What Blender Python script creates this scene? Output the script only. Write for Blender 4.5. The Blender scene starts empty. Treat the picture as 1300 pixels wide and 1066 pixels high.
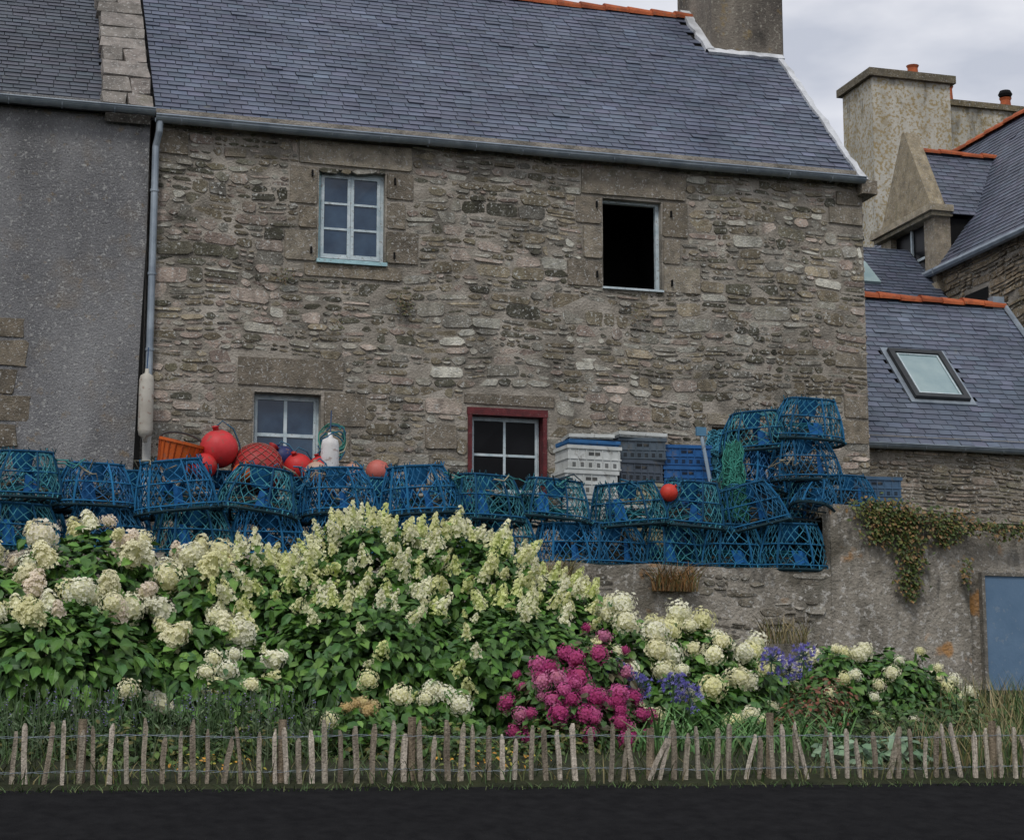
import bpy, math, random
import numpy as np
from mathutils import Vector, Matrix, noise
rnd=random.Random(7); rng=np.random.default_rng(7)
scene=bpy.context.scene
# ------------------------------------------------------------ materials
def M(name,c1,c2=None,ns=3.0,attr=False,rough=.8,bump=.0,bs=30.0,spots=(),spec=.3,stretch=(1,1,1),metal=0,trans=None,c3=None,detail=4,simple=False):
    m=bpy.data.materials.new(name); m.use_nodes=True
    nt=m.node_tree; N=nt.nodes; L=nt.links; b=N['Principled BSDF']
    b.inputs['Roughness'].default_value=rough; b.inputs['Specular IOR Level'].default_value=spec; b.inputs['Metallic'].default_value=metal
    if simple:
        a=N.new('ShaderNodeAttribute'); a.attribute_name='Col'; out=a.outputs['Color']
    else:
        tc=N.new('ShaderNodeTexCoord'); mp=N.new('ShaderNodeMapping'); mp.inputs['Scale'].default_value=stretch
        L.new(tc.outputs['Object'],mp.inputs['Vector'])
        def noi(s,d=detail,r=.6,src=mp):
            n=N.new('ShaderNodeTexNoise'); n.inputs['Scale'].default_value=s; n.inputs['Detail'].default_value=d; n.inputs['Roughness'].default_value=r
            L.new(src.outputs['Vector' if src is mp else 'Object'],n.inputs['Vector']); return n
        c2=c2 or tuple(x*.6 for x in c1)
        n=noi(ns); r=N.new('ShaderNodeValToRGB'); L.new(n.outputs['Fac'],r.inputs['Fac'])
        r.color_ramp.elements[0].position=.33; r.color_ramp.elements[1].position=.67
        r.color_ramp.elements[0].color=(*c2,1); r.color_ramp.elements[1].color=(*c1,1)
        if c3:
            e=r.color_ramp.elements.new(.5); e.color=(*c3,1)
        out=r.outputs['Color']
        if attr:
            a=N.new('ShaderNodeAttribute'); a.attribute_name='Col'
            mx=N.new('ShaderNodeMix'); mx.data_type='RGBA'; mx.blend_type='MULTIPLY'; mx.inputs[0].default_value=1
            L.new(a.outputs['Color'],mx.inputs[6]); L.new(out,mx.inputs[7]); out=mx.outputs[2]
        for sp in spots:
            col,sc,th,amt,so=sp[:5]
            n2=noi(sc,3,.65,mp if len(sp)>5 else tc); r2=N.new('ShaderNodeValToRGB'); L.new(n2.outputs['Fac'],r2.inputs['Fac'])
            r2.color_ramp.elements[0].position=th; r2.color_ramp.elements[1].position=th+so
            r2.color_ramp.elements[0].color=(0,0,0,1); r2.color_ramp.elements[1].color=(amt,amt,amt,1)
            mx=N.new('ShaderNodeMix'); mx.data_type='RGBA'; L.new(r2.outputs['Color'],mx.inputs[0]); L.new(out,mx.inputs[6]); mx.inputs[7].default_value=(*col,1); out=mx.outputs[2]
    L.new(out,b.inputs['Base Color'])
    if bump:
        n3=noi(bs,3,.65,tc); bp=N.new('ShaderNodeBump'); bp.inputs['Strength'].default_value=bump; bp.inputs['Distance'].default_value=.03
        L.new(n3.outputs['Fac'],bp.inputs['Height']); L.new(bp.outputs['Normal'],b.inputs['Normal'])
    if trans:
        t=N.new('ShaderNodeBsdfTranslucent'); L.new(out,t.inputs['Color']); ms=N.new('ShaderNodeMixShader'); ms.inputs[0].default_value=trans
        o=N['Material Output']; L.new(b.outputs[0],ms.inputs[1]); L.new(t.outputs[0],ms.inputs[2]); L.new(ms.outputs[0],o.inputs['Surface'])
    return m
W1=(1,1,1)
m_rubble=M('rubble_stone',(1.35,1.32,1.27),(.62,.61,.59),8,True,.9,.9,42,[((.16,.16,.095),1.5,.56,.45,.14),((.065,.061,.053),2.1,.58,.6,.14,1),((.54,.54,.50),26,.575,.85,.07),((.46,.455,.42),5,.60,.45,.1),((.36,.25,.09),8,.67,.5,.08)],stretch=(1,1,.55))
m_mortar=M('old_mortar',(.46,.42,.36),(.13,.12,.10),1.9,False,.95,1,35,[((.48,.45,.39),14,.6,.6,.08)],c3=(.30,.27,.225))
m_granite=M('granite_dressed',(1.3,1.26,1.19),(.62,.61,.58),7,True,.9,.9,50,[((.50,.49,.46),30,.58,.8,.06),((.08,.076,.065),3.5,.56,.6,.12),((.14,.14,.085),2,.6,.4,.1)])
m_render=M('weathered_render',(.27,.27,.27),(.14,.14,.145),.9,False,.92,.8,45,[((.05,.05,.052),1.1,.55,.5,.16,1),((.24,.165,.075),1.1,.55,.35,.15),((.27,.18,.07),7,.61,.4,.10),((.44,.44,.42),22,.60,.7,.05),((.42,.42,.41),55,.60,.6,.04),((.03,.03,.03),60,.60,.6,.04)],stretch=(1,1,.4))
m_slate=M('roof_slate',(1.15,1.15,1.15),(.74,.75,.78),1.3,True,.5,.2,60,[((.28,.30,.33),40,.66,.45,.08),((.055,.062,.075),.8,.6,.35,.2),((.20,.20,.14),6,.66,.35,.08)],spec=.4)
m_zinc=M('zinc',(.33,.38,.42),(.2,.24,.28),5,False,.45,spec=.5,metal=.4)
m_tile=M('orange_ridge_tile',(.50,.13,.045),(.28,.07,.03),6,True,.8,.4,40,[((.15,.12,.08),9,.6,.6,.1)])
m_limew=M('white_flashing_mortar',(.66,.68,.70),(.40,.41,.42),4,False,.85,.5,30)
m_chim=M('chimney_render',(.24,.21,.17),(.085,.075,.065),1.8,False,.95,.8,30,[((.36,.34,.28),18,.58,.7,.06),((.26,.18,.06),5,.60,.5,.1),((.03,.028,.025),2.4,.56,.7,.1,1)],stretch=(1,1,.35))
m_cream=M('cream_lichen_render',(.58,.56,.49),(.38,.365,.31),1.6,False,.92,.5,30,[((.30,.21,.06),14,.50,.75,.08),((.24,.17,.05),3,.54,.5,.12),((.10,.095,.075),2.5,.56,.65,.1,1)],stretch=(1,1,.3))
m_whitew=M('painted_wood_white',(.62,.69,.71),(.40,.50,.54),9,False,.6,.3,60,[((.25,.24,.22),25,.60,.7,.05)])
m_tealw=M('painted_wood_pale_teal',(.40,.62,.66),(.28,.46,.50),9,False,.6,.3,60,[((.3,.3,.28),25,.60,.7,.05)])
m_redw=M('painted_wood_red',(.14,.022,.025),(.06,.012,.014),9,False,.6,.3,60,[((.2,.15,.13),30,.62,.5,.05)])
m_dark=M('dark_interior',(.008,.008,.008),(.004,.004,.004),2,False,1)
m_glassb=M('window_glass_blue',(.045,.085,.14),(.015,.035,.07),3,False,.12,spec=.5)
m_glassd=M('window_glass_dark',(.010,.011,.013),(.005,.005,.006),1.5,False,.35,spec=.12)
m_glassl=M('skylight_glass',(.30,.40,.40),(.2,.3,.32),2,False,.15,spec=.8)
m_pvc=M('pvc_pipe',(.5,.5,.47),(.33,.33,.31),4,False,.6)
m_wood=M('chestnut_paling',(1.15,1.1,1.05),(.5,.46,.42),12,True,.9,.8,50,[((.10,.12,.05),9,.6,.5,.1)],stretch=(3,3,.5))
m_leaf=M('hydrangea_leaf',W1,simple=True,rough=.5,spec=.35)
m_petal=M('hydrangea_petal',W1,simple=True,rough=.7,trans=.25,spec=.1)
m_blue=M('blue_net_cord',W1,simple=True,rough=.75,spec=.15)
m_plastic=M('crate_plastic',(1,1,1),(.7,.7,.68),5,True,.5,.0,30,[((.12,.11,.09),9,.60,.55,.08)])
m_buoy=M('buoy_plastic',(1,1,1),(.75,.72,.7),4,True,.5,.1,20,[((.2,.1,.07),12,.58,.6,.08)])
m_earth=M('garden_earth',(.03,.034,.013),(.012,.016,.006),4,False,1,1,15)
m_ground=M('ground_asphalt',(.016,.016,.017),(.009,.009,.010),8,False,.95,.5,60,spec=.05)
m_ret=M('old_retaining_render',(.38,.345,.29),(.14,.13,.105),1.9,False,.95,1,22,[((.48,.46,.42),16,.56,.85,.06),((.08,.07,.05),1.3,.58,.65,.10),((.42,.19,.035),1.9,.60,.7,.08),((.06,.055,.045),45,.59,.6,.05),((.05,.05,.045),3,.60,.55,.1,1)],c3=(.26,.235,.195),stretch=(1,1,.35))
m_bluedoor=M('blue_grey_door_paint',(.13,.21,.31),(.09,.16,.25),2,False,.7,.1,20,[((.2,.25,.3),11,.6,.5,.05)])
# ------------------------------------------------------------ mesh helpers
def E(name,loc=(0,0,0)):
    o=bpy.data.objects.new(name,None); o.location=loc; scene.collection.objects.link(o); return o
class MB:
    def __init__(s): s.V=[];s.F=[];s.C=[];s.n=0
    def add(s,v,f,c=W1):
        v=np.asarray(v,float).reshape(-1,3); k=s.n
        s.V.append(v); s.F.extend([[i+k for i in q] for q in f])
        c=np.asarray(c,float); 
        if c.ndim==1: c=np.tile(c,(len(v),1))
        s.C.append(c); s.n+=len(v)
    def inst(s,T,R,t,c):
        tv,tf,tcl=T; k=len(t)
        v=np.einsum('kij,nj->kni',R,tv)+t[:,None,:]
        cc=c[:,None,:]*tcl[None,:,:]
        base=s.n+np.arange(k)*len(tv)
        for sz in (3,4):
            fs=np.array([q for q in tf if len(q)==sz])
            if len(fs): s.F.extend((fs[None]+base[:,None,None]).reshape(-1,sz).tolist())
        s.V.append(v.reshape(-1,3)); s.C.append(cc.reshape(-1,3)); s.n+=k*len(tv)
    def mesh(s,name):
        me=bpy.data.meshes.new(name); V=np.concatenate(s.V); me.from_pydata(V.tolist(),[],s.F)
        a=me.color_attributes.new('Col','FLOAT_COLOR','POINT'); C=np.concatenate(s.C); C=np.hstack([C,np.ones((len(C),1))])
        a.data.foreach_set('color',C.astype(np.float32).ravel()); return me
    def obj(s,name,mat,parent=None,smooth=False,loc=None):
        me=s.mesh(name); me.materials.append(mat)
        if smooth: me.shade_smooth()
        o=bpy.data.objects.new(name,me); scene.collection.objects.link(o)
        if parent: o.parent=parent
        if loc: o.location=loc
        return o
BF=[(0,3,2,1),(4,5,6,7),(0,1,5,4),(1,2,6,5),(2,3,7,6),(3,0,4,7)]
def box(mb,u0,u1,v0,v1,z0,z1,c=W1):
    mb.add([(u0,v0,z0),(u1,v0,z0),(u1,v1,z0),(u0,v1,z0),(u0,v0,z1),(u1,v0,z1),(u1,v1,z1),(u0,v1,z1)],BF,c)
def ident(u,d,z): return (u,d,z)
def stone(mb,u0,u1,z0,z1,p,c,fn=ident,jit=.012,bev=.014,v0=0.0,wave=None,r=rnd,rim=.75,cut=1.):
    w=u1-u0;h=z1-z0; cu=min(.3*w,.05*(.3+r.random()))*cut;cz=min(.35*h,.035)*cut
    j=lambda:r.uniform(-jit,jit)
    P=[(u0+cu,z0),(u1-cu,z0),(u1,z0+cz),(u1,z1-cz),(u1-cu,z1),(u0+cu,z1),(u0,z1-cz),(u0,z0+cz)]
    P=[(a+j(),b+j()*.7) for a,b in P]
    uc=(u0+u1)/2; zc=(z0+z1)/2; ku=max(.3,1-2*bev/w); kz=max(.3,1-2*bev/h)
    tu=r.uniform(-.01,.01);tz=r.uniform(-.008,.008)
    vs=[]
    for a,b in P: vs.append((a,v0+.015,b))
    for a,b in P: vs.append((uc+(a-uc)*ku, v0-p+tu*(a-uc)/w*2+tz*(b-zc)/h*1.5, zc+(b-zc)*kz))
    if wave: vs=[(a,d,b+wave(a,b)) for a,d,b in vs]
    vs=[fn(*q) for q in vs]
    F=[(i,(i+1)%8,8+(i+1)%8,8+i) for i in range(8)]+[tuple(range(8,16))]
    cc=np.tile(np.array(c,float),(16,1)); cc[:8]*=rim
    mb.add(vs,F,cc)
def rubble(mb,u0,u1,z0,z1,excl,colf,fn=ident,hs=(.045,.13),ws=(.10,.42),prot=(.010,.04),v0=0.0,r=rnd,gap=.009,split=.085,ps=.62):
    ph=r.uniform(0,6)
    wave=lambda a,b:.026*math.sin(a*1.7+ph+b*.8)+.016*math.sin(a*4.1+b*2.3+ph)
    z=z0
    while z<z1-.02:
        h=r.uniform(*hs)
        if z+h>z1: h=z1-z
        iv=[(u0,u1)]
        for (a,b,c,d) in excl:
            if min(z+h,d)-max(z,c)>.35*h:
                n=[]
                for (s,e) in iv:
                    if b<=s or a>=e: n.append((s,e)); continue
                    if a>s+.04: n.append((s,a))
                    if b<e-.04: n.append((b,e))
                iv=n
        for s,e in iv:
            x=s
            while x<e-.02:
                w=r.uniform(*ws)*(.6+.5*h/.10)
                if e-x-w<.08: w=e-x
                g=gap*r.uniform(.5,2.0)
                def put(a,b,c,d):
                    dz=r.uniform(-.008,.008)
                    if r.random()<.02: return
                    stone(mb,a,b,c+dz,d+dz,r.uniform(*prot),colf((a+b)/2,(c+d)/2,r),fn,jit=min(.016,.12*(d-c)+.004),v0=v0,wave=wave,r=r,bev=.008)
                if h>split and r.random()<ps:
                    nn=2 if h<.16 else r.choice((2,3)); cuts=sorted([0,h]+[h*(q+r.uniform(-.2,.2))/nn for q in range(1,nn)])
                    for q in range(len(cuts)-1):
                        lo_,hi_=z+cuts[q]+g/2,z+cuts[q+1]-g/2
                        if hi_-lo_<.018: continue
                        if r.random()<.35 or w<.16: put(x+g/2,x+w-g/2,lo_,hi_)
                        else:
                            m=x+w*r.uniform(.3,.7); put(x+g/2,m-g/2,lo_,hi_); put(m+g/2,x+w-g/2,lo_,hi_)
                else: put(x+g/2,x+w-g/2,z+g/2,z+h-g/2)
                x+=w
        z+=h
def pick(pal,r,var=.2):
    c=r.choice(pal); k=1+r.uniform(-var,var); return tuple(x*k for x in c)
def tube(mb,pts,r,sides=6,c=W1,closed=False,cap=False):
    pts=[Vector(p) for p in pts]; n=len(pts); vs=[];F=[]
    for i,p in enumerate(pts):
        a=pts[(i-1)%n] if (closed or i>0) else p; b=pts[(i+1)%n] if (closed or i<n-1) else p
        d=(b-a); d=d.normalized() if d.length>1e-9 else Vector((0,0,1))
        x=d.cross(Vector((0,0,1))); 
        if x.length<.05: x=d.cross(Vector((0,1,0)))
        x.normalize(); y=d.cross(x)
        rr=r[i] if isinstance(r,(list,tuple)) else r
        for k in range(sides):
            t=2*math.pi*k/sides; vs.append(tuple(p+x*(math.cos(t)*rr)+y*(math.sin(t)*rr)))
    for i in range(n if closed else n-1):
        for k in range(sides):
            i2=(i+1)%n; F.append((i*sides+k,i*sides+(k+1)%sides,i2*sides+(k+1)%sides,i2*sides+k))
    if cap: F.append(tuple(range(sides))[::-1]); F.append(tuple(range((n-1)*sides,n*sides)))
    mb.add(vs,F,c)
def lathe(mb,prof,c=W1,seg=24,loc=(0,0,0),R=None):
    vs=[];F=[]
    for r_,z in prof:
        for k in range(seg):
            t=2*math.pi*k/seg; vs.append((r_*math.cos(t),r_*math.sin(t),z))
    for i in range(len(prof)-1):
        for k in range(seg): F.append((i*seg+k,i*seg+(k+1)%seg,(i+1)*seg+(k+1)%seg,(i+1)*seg+k))
    v=np.array(vs)
    if R is not None: v=v@np.array(R).T
    mb.add(v+np.array(loc),F,c)
def wallface(mb,u0,u1,z0,z1,ops,fn=ident,depth=.28,v0=0.0):
    us=sorted({u0,u1,*[x for o in ops for x in o[:2]]}); zs=sorted({z0,z1,*[x for o in ops for x in o[2:]]})
    for i in range(len(us)-1):
        for k in range(len(zs)-1):
            a,b,c,d=us[i],us[i+1],zs[k],zs[k+1]; m=((a+b)/2,(c+d)/2)
            if any(o[0]<m[0]<o[1] and o[2]<m[1]<o[3] for o in ops): continue
            mb.add([fn(a,v0,c),fn(b,v0,c),fn(b,v0,d),fn(a,v0,d)],[(0,1,2,3)])
    for (a,b,c,d) in ops:
        for p,q in (((a,c),(b,c)),((b,c),(b,d)),((b,d),(a,d)),((a,d),(a,c))):
            mb.add([fn(p[0],v0,p[1]),fn(q[0],v0,q[1]),fn(q[0],v0+depth,q[1]),fn(p[0],v0+depth,p[1])],[(0,1,2,3)])
def darkroom(mb,o,fn=ident,v=.28,dep=1.2):
    a,b,c,d=o[0]-.2,o[1]+.2,o[2]-.2,o[3]+.2
    P=[fn(a,v,c),fn(b,v,c),fn(b,v,d),fn(a,v,d),fn(a,v+dep,c),fn(b,v+dep,c),fn(b,v+dep,d),fn(a,v+dep,d)]
    mb.add(P,[(4,5,6,7),(0,1,5,4),(1,2,6,5),(2,3,7,6),(3,0,4,7)])
def slates(mb,O,U,S,L,H,inside,base,exp=.118,wid=.21,r=rnd):
    O=np.array(O,float);U=np.array(U,float);S=np.array(S,float);Nn=np.cross(U,S);Nn/=np.linalg.norm(Nn)
    if Nn[2]<0:Nn=-Nn
    rows=int(H/exp)+1
    for i in range(rows):
        s=i*exp; x=-(wid/2 if i%2 else 0)-r.uniform(0,.03)
        while x<L:
            w=wid*r.uniform(.93,1.07); g=.004
            xa,xb=max(x+g,0),min(x+w-g,L); xm=(xa+xb)/2
            if xb-xa>.03 and inside(xm,s+exp/2):
                lift=.016+r.uniform(0,.006)+(.01 if r.random()<.015 else 0); e=min(exp*1.25,H+.05-s); t0=r.uniform(-.004,.004)
                P=[O+U*xa+S*(s+t0)+Nn*lift, O+U*xb+S*(s+t0+r.uniform(-.003,.003))+Nn*(lift+r.uniform(-.003,.003)),O+U*xb+S*(s+e)+Nn*.004,O+U*xa+S*(s+e)+Nn*.004,
                   O+U*xa+S*s+Nn*0,O+U*xb+S*s+Nn*0]
                k=r.uniform(.82,1.15); c=np.array(base)*k*np.array([1+r.uniform(-.05,.08),1+r.uniform(-.03,.05),1])
                if r.random()<.03: c=c*1.3
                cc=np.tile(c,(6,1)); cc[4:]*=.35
                mb.add(P,[(0,1,2,3),(4,5,1,0)],cc)
            x+=w
def roofdeck(mb,O,U,S,poly,thick=.0):
    O=np.array(O,float);U=np.array(U,float);S=np.array(S,float)
    mb.add([O+U*a+S*b for a,b in poly],[tuple(range(len(poly)))])
# ------------------------------------------------------------ STONE HOUSE
house=E('stone_house')
W=dict(w1=(1.97,2.79,7.25,8.38),w2=(5.59,6.38,7.15,8.30),w3=(1.24,2.04,4.45,5.60),w4=(3.84,4.84,4.2,5.54),w5=(7.02,7.55,4.9,5.44))
ops=list(W.values())
mb=MB(); wallface(mb,0,9.2,1.8,8.95,ops)
mb.add([(9.2,0,1.8),(9.2,6.6,1.8),(9.2,6.6,8.9),(9.2,3.3,12.15),(9.2,0,8.85)],[(0,1,2,3,4)])
mb.add([(0,0,1.8),(0,6.6,1.8),(0,6.6,8.9),(0,3.3,12.15),(0,0,8.85)],[(0,1,2,3,4)])
mb.obj('wall_core',m_mortar,house)
mb=MB()
for o in ops: darkroom(mb,o)
mb.obj('dark_rooms',m_dark,house)
D=[]
D+=[(1.72,3.12,8.42,8.74),(1.60,1.96,7.92,8.40),(1.72,1.96,7.62,7.90),(1.55,1.96,7.22,7.60),(2.80,3.14,8.05,8.40),(2.80,3.05,7.68,8.03),(2.80,3.22,7.25,7.66),(1.80,3.0,7.03,7.21)]
D+=[(5.30,6.72,8.33,8.68),(5.22,5.58,7.95,8.31),(5.32,5.58,7.5,7.93),(5.12,5.58,7.13,7.48),(6.39,6.74,7.85,8.31),(6.39,6.64,7.5,7.83),(6.39,6.9,7.13,7.48)]
D+=[(1.03,2.32,5.66,6.02),(.78,1.23,5.25,5.64),(.95,1.23,4.85,5.23),(.8,1.23,4.4,4.83),(2.06,2.58,5.22,5.64),(2.06,2.4,4.8,5.20)]
D+=[(6.95,7.65,5.46,5.62),(3.78,4.95,5.57,5.72)]
D+=[(8.72,9.2,5.3,5.62),(8.85,9.2,5.64,5.95),(8.75,9.2,6.3,6.5),(8.7,9.2,8.2,8.44),(8.82,9.2,8.46,8.66),(3.3,3.7,5.0,5.32),(.02,.4,8.4,8.7)]
def hcol(u,z,r):
    n=noise.noise(Vector((u*.55,z*.7,3.1))); n2=noise.noise(Vector((u*.9+9,z*.5,7.7)))
    brown=[(.235,.20,.15),(.18,.155,.115),(.29,.25,.19),(.21,.185,.14)]
    grey=[(.28,.265,.235),(.36,.345,.31),(.22,.21,.19),(.44,.43,.39)]
    pink=[(.33,.27,.24),(.39,.33,.295),(.28,.225,.20)]
    dark=[(.11,.105,.08),(.145,.135,.105),(.09,.087,.07)]
    t=r.random(); f=max(0,1-u/4)
    if t<.12+.28*f: c=pick(pink,r)
    elif t<.52+.15*n+.1*f: c=pick(grey,r)
    elif t<.86+.15*n2: c=pick(brown,r)
    else: c=pick(dark,r)
    k=1.04+.55*n+.35*n2+.14*f-.10*math.exp(-((u-4.3)/1.5)**2)
    return (max(.02,c[0]*k),max(.02,c[1]*k*1.01),max(.02,c[2]*k*.98))
mb=MB(); r1=random.Random(3)
rubble(mb,.02,9.2,4.0,8.86,[tuple(d) for d in D]+ops,hcol,r=r1,prot=(.000,.020),hs=(.085,.22),ws=(.09,.32),gap=.010,split=.11,ps=.6)
mb.obj('rubble_stones',m_rubble,house)
mb=MB(); rubble(mb,0,6.5,4.2,8.8,[],hcol,fn=lambda a,d,b:(9.2-d,a,b),r=r1,prot=(.002,.022)); mb.obj('gable_stones',m_rubble,house)
mb=MB()
for d in D:
    c=pick([(.24,.21,.165),(.27,.24,.195),(.21,.185,.15),(.30,.27,.22)],r1,.15)
    stone(mb,d[0]+.005,d[1]-.005,d[2]+.005,d[3]-.005,.022,c,jit=.012,bev=.008,r=r1,cut=.35)
box(mb,9.12,9.34,-.18,.3,8.6,8.78,(.24,.21,.17))
mb.obj('dressed_granite',m_granite,house)
c45=math.sqrt(.5)
SLB=(.105,.123,.168)
mb=MB(); RZ=8.86
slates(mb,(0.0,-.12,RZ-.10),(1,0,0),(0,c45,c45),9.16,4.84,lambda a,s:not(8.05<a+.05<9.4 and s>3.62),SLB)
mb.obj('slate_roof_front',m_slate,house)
mb=MB(); roofdeck(mb,(-.1,-.10,RZ-.10),(1,0,0),(0,c45,c45),[(0,0),(9.3,0),(9.3,4.8),(0,4.8)])
mb.add([(-.1,6.7,8.76),(9.2,6.7,8.76),(9.2,3.3,12.13),(-.1,3.3,12.13)],[(0,1,2,3)])
mb.obj('roof_deck',m_dark,house)
def ridge(mb,p0,p1,r=.12,seg=.36):
    p0=np.array(p0,float);p1=np.array(p1,float);Ln=np.linalg.norm(p1-p0);n=max(1,int(Ln/seg));d=(p1-p0)/Ln
    s=np.cross(d,(0,0,1));s/=np.linalg.norm(s);up=np.cross(s,d)
    for i in range(n):
        dz=up*rnd.uniform(-.008,.012)
        a=p0+d*Ln*i/n+dz;b=p0+d*(Ln*(i+1)/n+.03)+dz;vs=[]; c=rnd.uniform(.7,1.15)
        for q,rr in ((a,r*1.14),(b,r*.92)):
            for k in range(9):
                t=math.pi*(k/8)*1.1-.16; vs.append(q+s*math.cos(t)*rr+up*math.sin(t)*rr*.85)
        mb.add(vs,[(k,k+1,k+10,k+9) for k in range(8)]+[tuple(range(9))],(c,c,c))
mb=MB(); ridge(mb,(.1,3.3,12.12),(8.25,3.3,12.12)); mb.obj('ridge_tiles',m_tile,house)
mb=MB()
def strip(mb,pts,w,h,side):
    side=np.array(side,float)
    nn=np.array((0,-c45,c45))
    vs=[]
    for i,p in enumerate(pts):
        p=np.array(p,float); j=rnd.uniform(-.02,.02)
        vs+= [p+nn*.0,p+nn*h,p+side*(w+j)+nn*h,p+side*(w+j)]
    F=[]
    for i in range(len(pts)-1):
        a=4*i;b=a+4
        for k in range(4): F.append((a+k,a+(k+1)%4,b+(k+1)%4,b+k))
    mb.add(vs,F)
def rp(u,s): return (u,-.12+s*c45,8.76+s*c45)
strip(mb,[rp(9.14+rnd.uniform(-.012,.012),.02+.15*i) for i in range(25)],.085,.05,(1,0,0))
strip(mb,[rp(8.02+rnd.uniform(-.03,.03),3.62+.12*i) for i in range(12)],.14,.06,(1,0,0))
strip(mb,[rp(8.04+.1*i,3.56+rnd.uniform(-.025,.025)) for i in range(13)],.13,.06,(0,c45,c45))
mb.obj('white_verge_flashing',m_limew,house)
mb=MB(); cu0,cu1,cv0,cv1=8.15,9.27,2.45,3.85
box(mb,cu0,cu1,cv0,cv1,10.7,14.2); box(mb,cu0-.06,cu1+.06,cv0-.06,cv1+.06,14.2,14.4)
o=mb.obj('chimney_stack',m_chim,house); bv=o.modifiers.new('b','BEVEL'); bv.width=.03
def gutter(mb,u0,u1,v,z,r=.075):
    vs=[];n=int((u1-u0)/.9)+1
    for i in range(n+1):
        u=u0+(u1-u0)*i/n; dz=rnd.uniform(-.008,.008) if 0<i<n else 0
        for k in range(9):
            t=math.pi+math.pi*k/8; vs.append((u,v+r*math.cos(t),z+dz+r*math.sin(t)))
        for k in range(9):
            t=2*math.pi-math.pi*k/8; vs.append((u,v+(r-.006)*math.cos(t),z+dz+(r-.006)*math.sin(t)))
    F=[]
    for i in range(n):
        for k in range(18): F.append((i*18+k,i*18+(k+1)%18,(i+1)*18+(k+1)%18,(i+1)*18+k))
    F.append(tuple(range(18))); F.append(tuple(range(n*18,n*18+18)))
    mb.add(vs,F)
    tube(mb,[(u0,v-r,z),(u1,v-r,z)],.011,6)
    for i in range(int((u1-u0)/.6)):
        u=u0+.3+i*.6
        tube(mb,[(u,v-r-.004,z+.008),(u,v-r*.7-.004,z-r*.72),(u,v,z-r-.006),(u,v+r*.75,z-r*.7),(u,v+r+.03,z+.01)],.008,4)
mb=MB(); gutter(mb,-.02,9.16,-.165,8.80); mb.obj('gutter',m_zinc,house)
mb=MB(); tube(mb,[(.03,-.165,8.74),(.03,-.15,8.62),(.0,-.09,8.45),(0,-.09,5.5)],.042,12,cap=True)
for z in (7.9,6.9,6.0): tube(mb,[(0,-.09,z),(0,-.09,z+.03)],.052,12,cap=True)
mb.obj('downpipe',m_zinc,house)
mb=MB(); tube(mb,[(0,-.09,5.52),(0,-.09,3.45)],.05,12,cap=True); mb.obj('downpipe_lower',m_pvc,house)
def casement(mbf,mbg,o,cols,rows,v=.12,fr=.055,mun=.026,sash=.045,split=True,fn=ident):
    a,b,c,d=o
    def bx(u0,u1,v0,v1,z0,z1): box(mbf,u0,u1,v0,v1,z0,z1)
    bx(a,b,v,v+.06,c,c+fr);bx(a,b,v,v+.06,d-fr,d);bx(a,a+fr,v,v+.06,c+fr,d-fr);bx(b-fr,b,v,v+.06,c+fr,d-fr)
    a2,b2,c2,d2=a+fr,b-fr,c+fr,d-fr
    parts=[(a2,(a2+b2)/2-.002),((a2+b2)/2+.002,b2)] if split else [(a2,b2)]
    for s,e in parts:
        q=v-.012
        bx(s,e,q,q+.04,c2,c2+sash+.015);bx(s,e,q,q+.04,d2-sash,d2);bx(s,s+sash,q,q+.04,c2+sash+.015,d2-sash);bx(e-sash,e,q,q+.04,c2+sash+.015,d2-sash)
        s3,e3,c3,d3=s+sash,e-sash,c2+sash+.015,d2-sash
        for i in range(1,cols):
            x=s3+(e3-s3)*i/cols; bx(x-mun/2,x+mun/2,q+.006,q+.03,c3,d3)
        for i in range(1,rows):
            z=c3+(d3-c3)*i/rows
            xs=[s3+(e3-s3)*k/cols for k in range(cols+1)]
            for k in range(cols): bx(xs[k]+(mun/2 if k else 0),xs[k+1]-(mun/2 if k<cols-1 else 0),q+.007,q+.029,z-mun/2,z+mun/2)
        for i in range(cols):
            for k in range(rows):
                x0,x1=s3+(e3-s3)*i/cols,s3+(e3-s3)*(i+1)/cols; z0,z1=c3+(d3-c3)*k/rows,c3+(d3-c3)*(k+1)/rows
                t1,t2=rnd.uniform(-.006,.006),rnd.uniform(-.006,.006)
                mbg.add([(x0,q+.02+t1,z0),(x1,q+.02-t1,z0),(x1,q+.02+t2,z1),(x0,q+.02-t2,z1)],[(0,1,2),(0,2,3)])
f=MB();g=MB()
casement(f,g,W['w1'],1,3,v=.10,fr=.045,sash=.038)
casement(f,g,(1.24,2.04,4.62,5.60),2,2,v=.16,split=False,fr=.035,sash=.03,mun=.04)
f.obj('white_window_frames',m_whitew,house); g.obj('blue_window_glass',m_glassb,house)
f=MB(); box(f,1.95,2.81,-.06,.10,7.205,7.25); box(f,1.972,2.0,.07,.10,7.255,8.37); f.obj('teal_window_sill',m_tealw,house)
f=MB();g=MB(); a,b,c,d=W['w4']
casement(f,g,(a+.06,b-.06,4.5,d-.09),2,2,v=.13,fr=.02,sash=.03,mun=.03,split=False)
f.obj('white_inner_frame',m_whitew,house); g.obj('dark_window_glass',m_glassd,house)
f=MB(); box(f,a,a+.05,-.03,.25,c,d-.09);box(f,b-.05,b,-.03,.25,c,d-.09);box(f,a-.01,b+.01,-.035,.25,d-.09,d);f.obj('red_window_casing',m_redw,house)
f=MB(); a,b,c,d=W['w2']
box(f,a,b,.10,.16,c,c+.035);box(f,a,b,.10,.16,d-.03,d);box(f,a,a+.02,.10,.16,c+.035,d-.03);box(f,b-.045,b,.10,.16,c+.035,d-.03)
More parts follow.
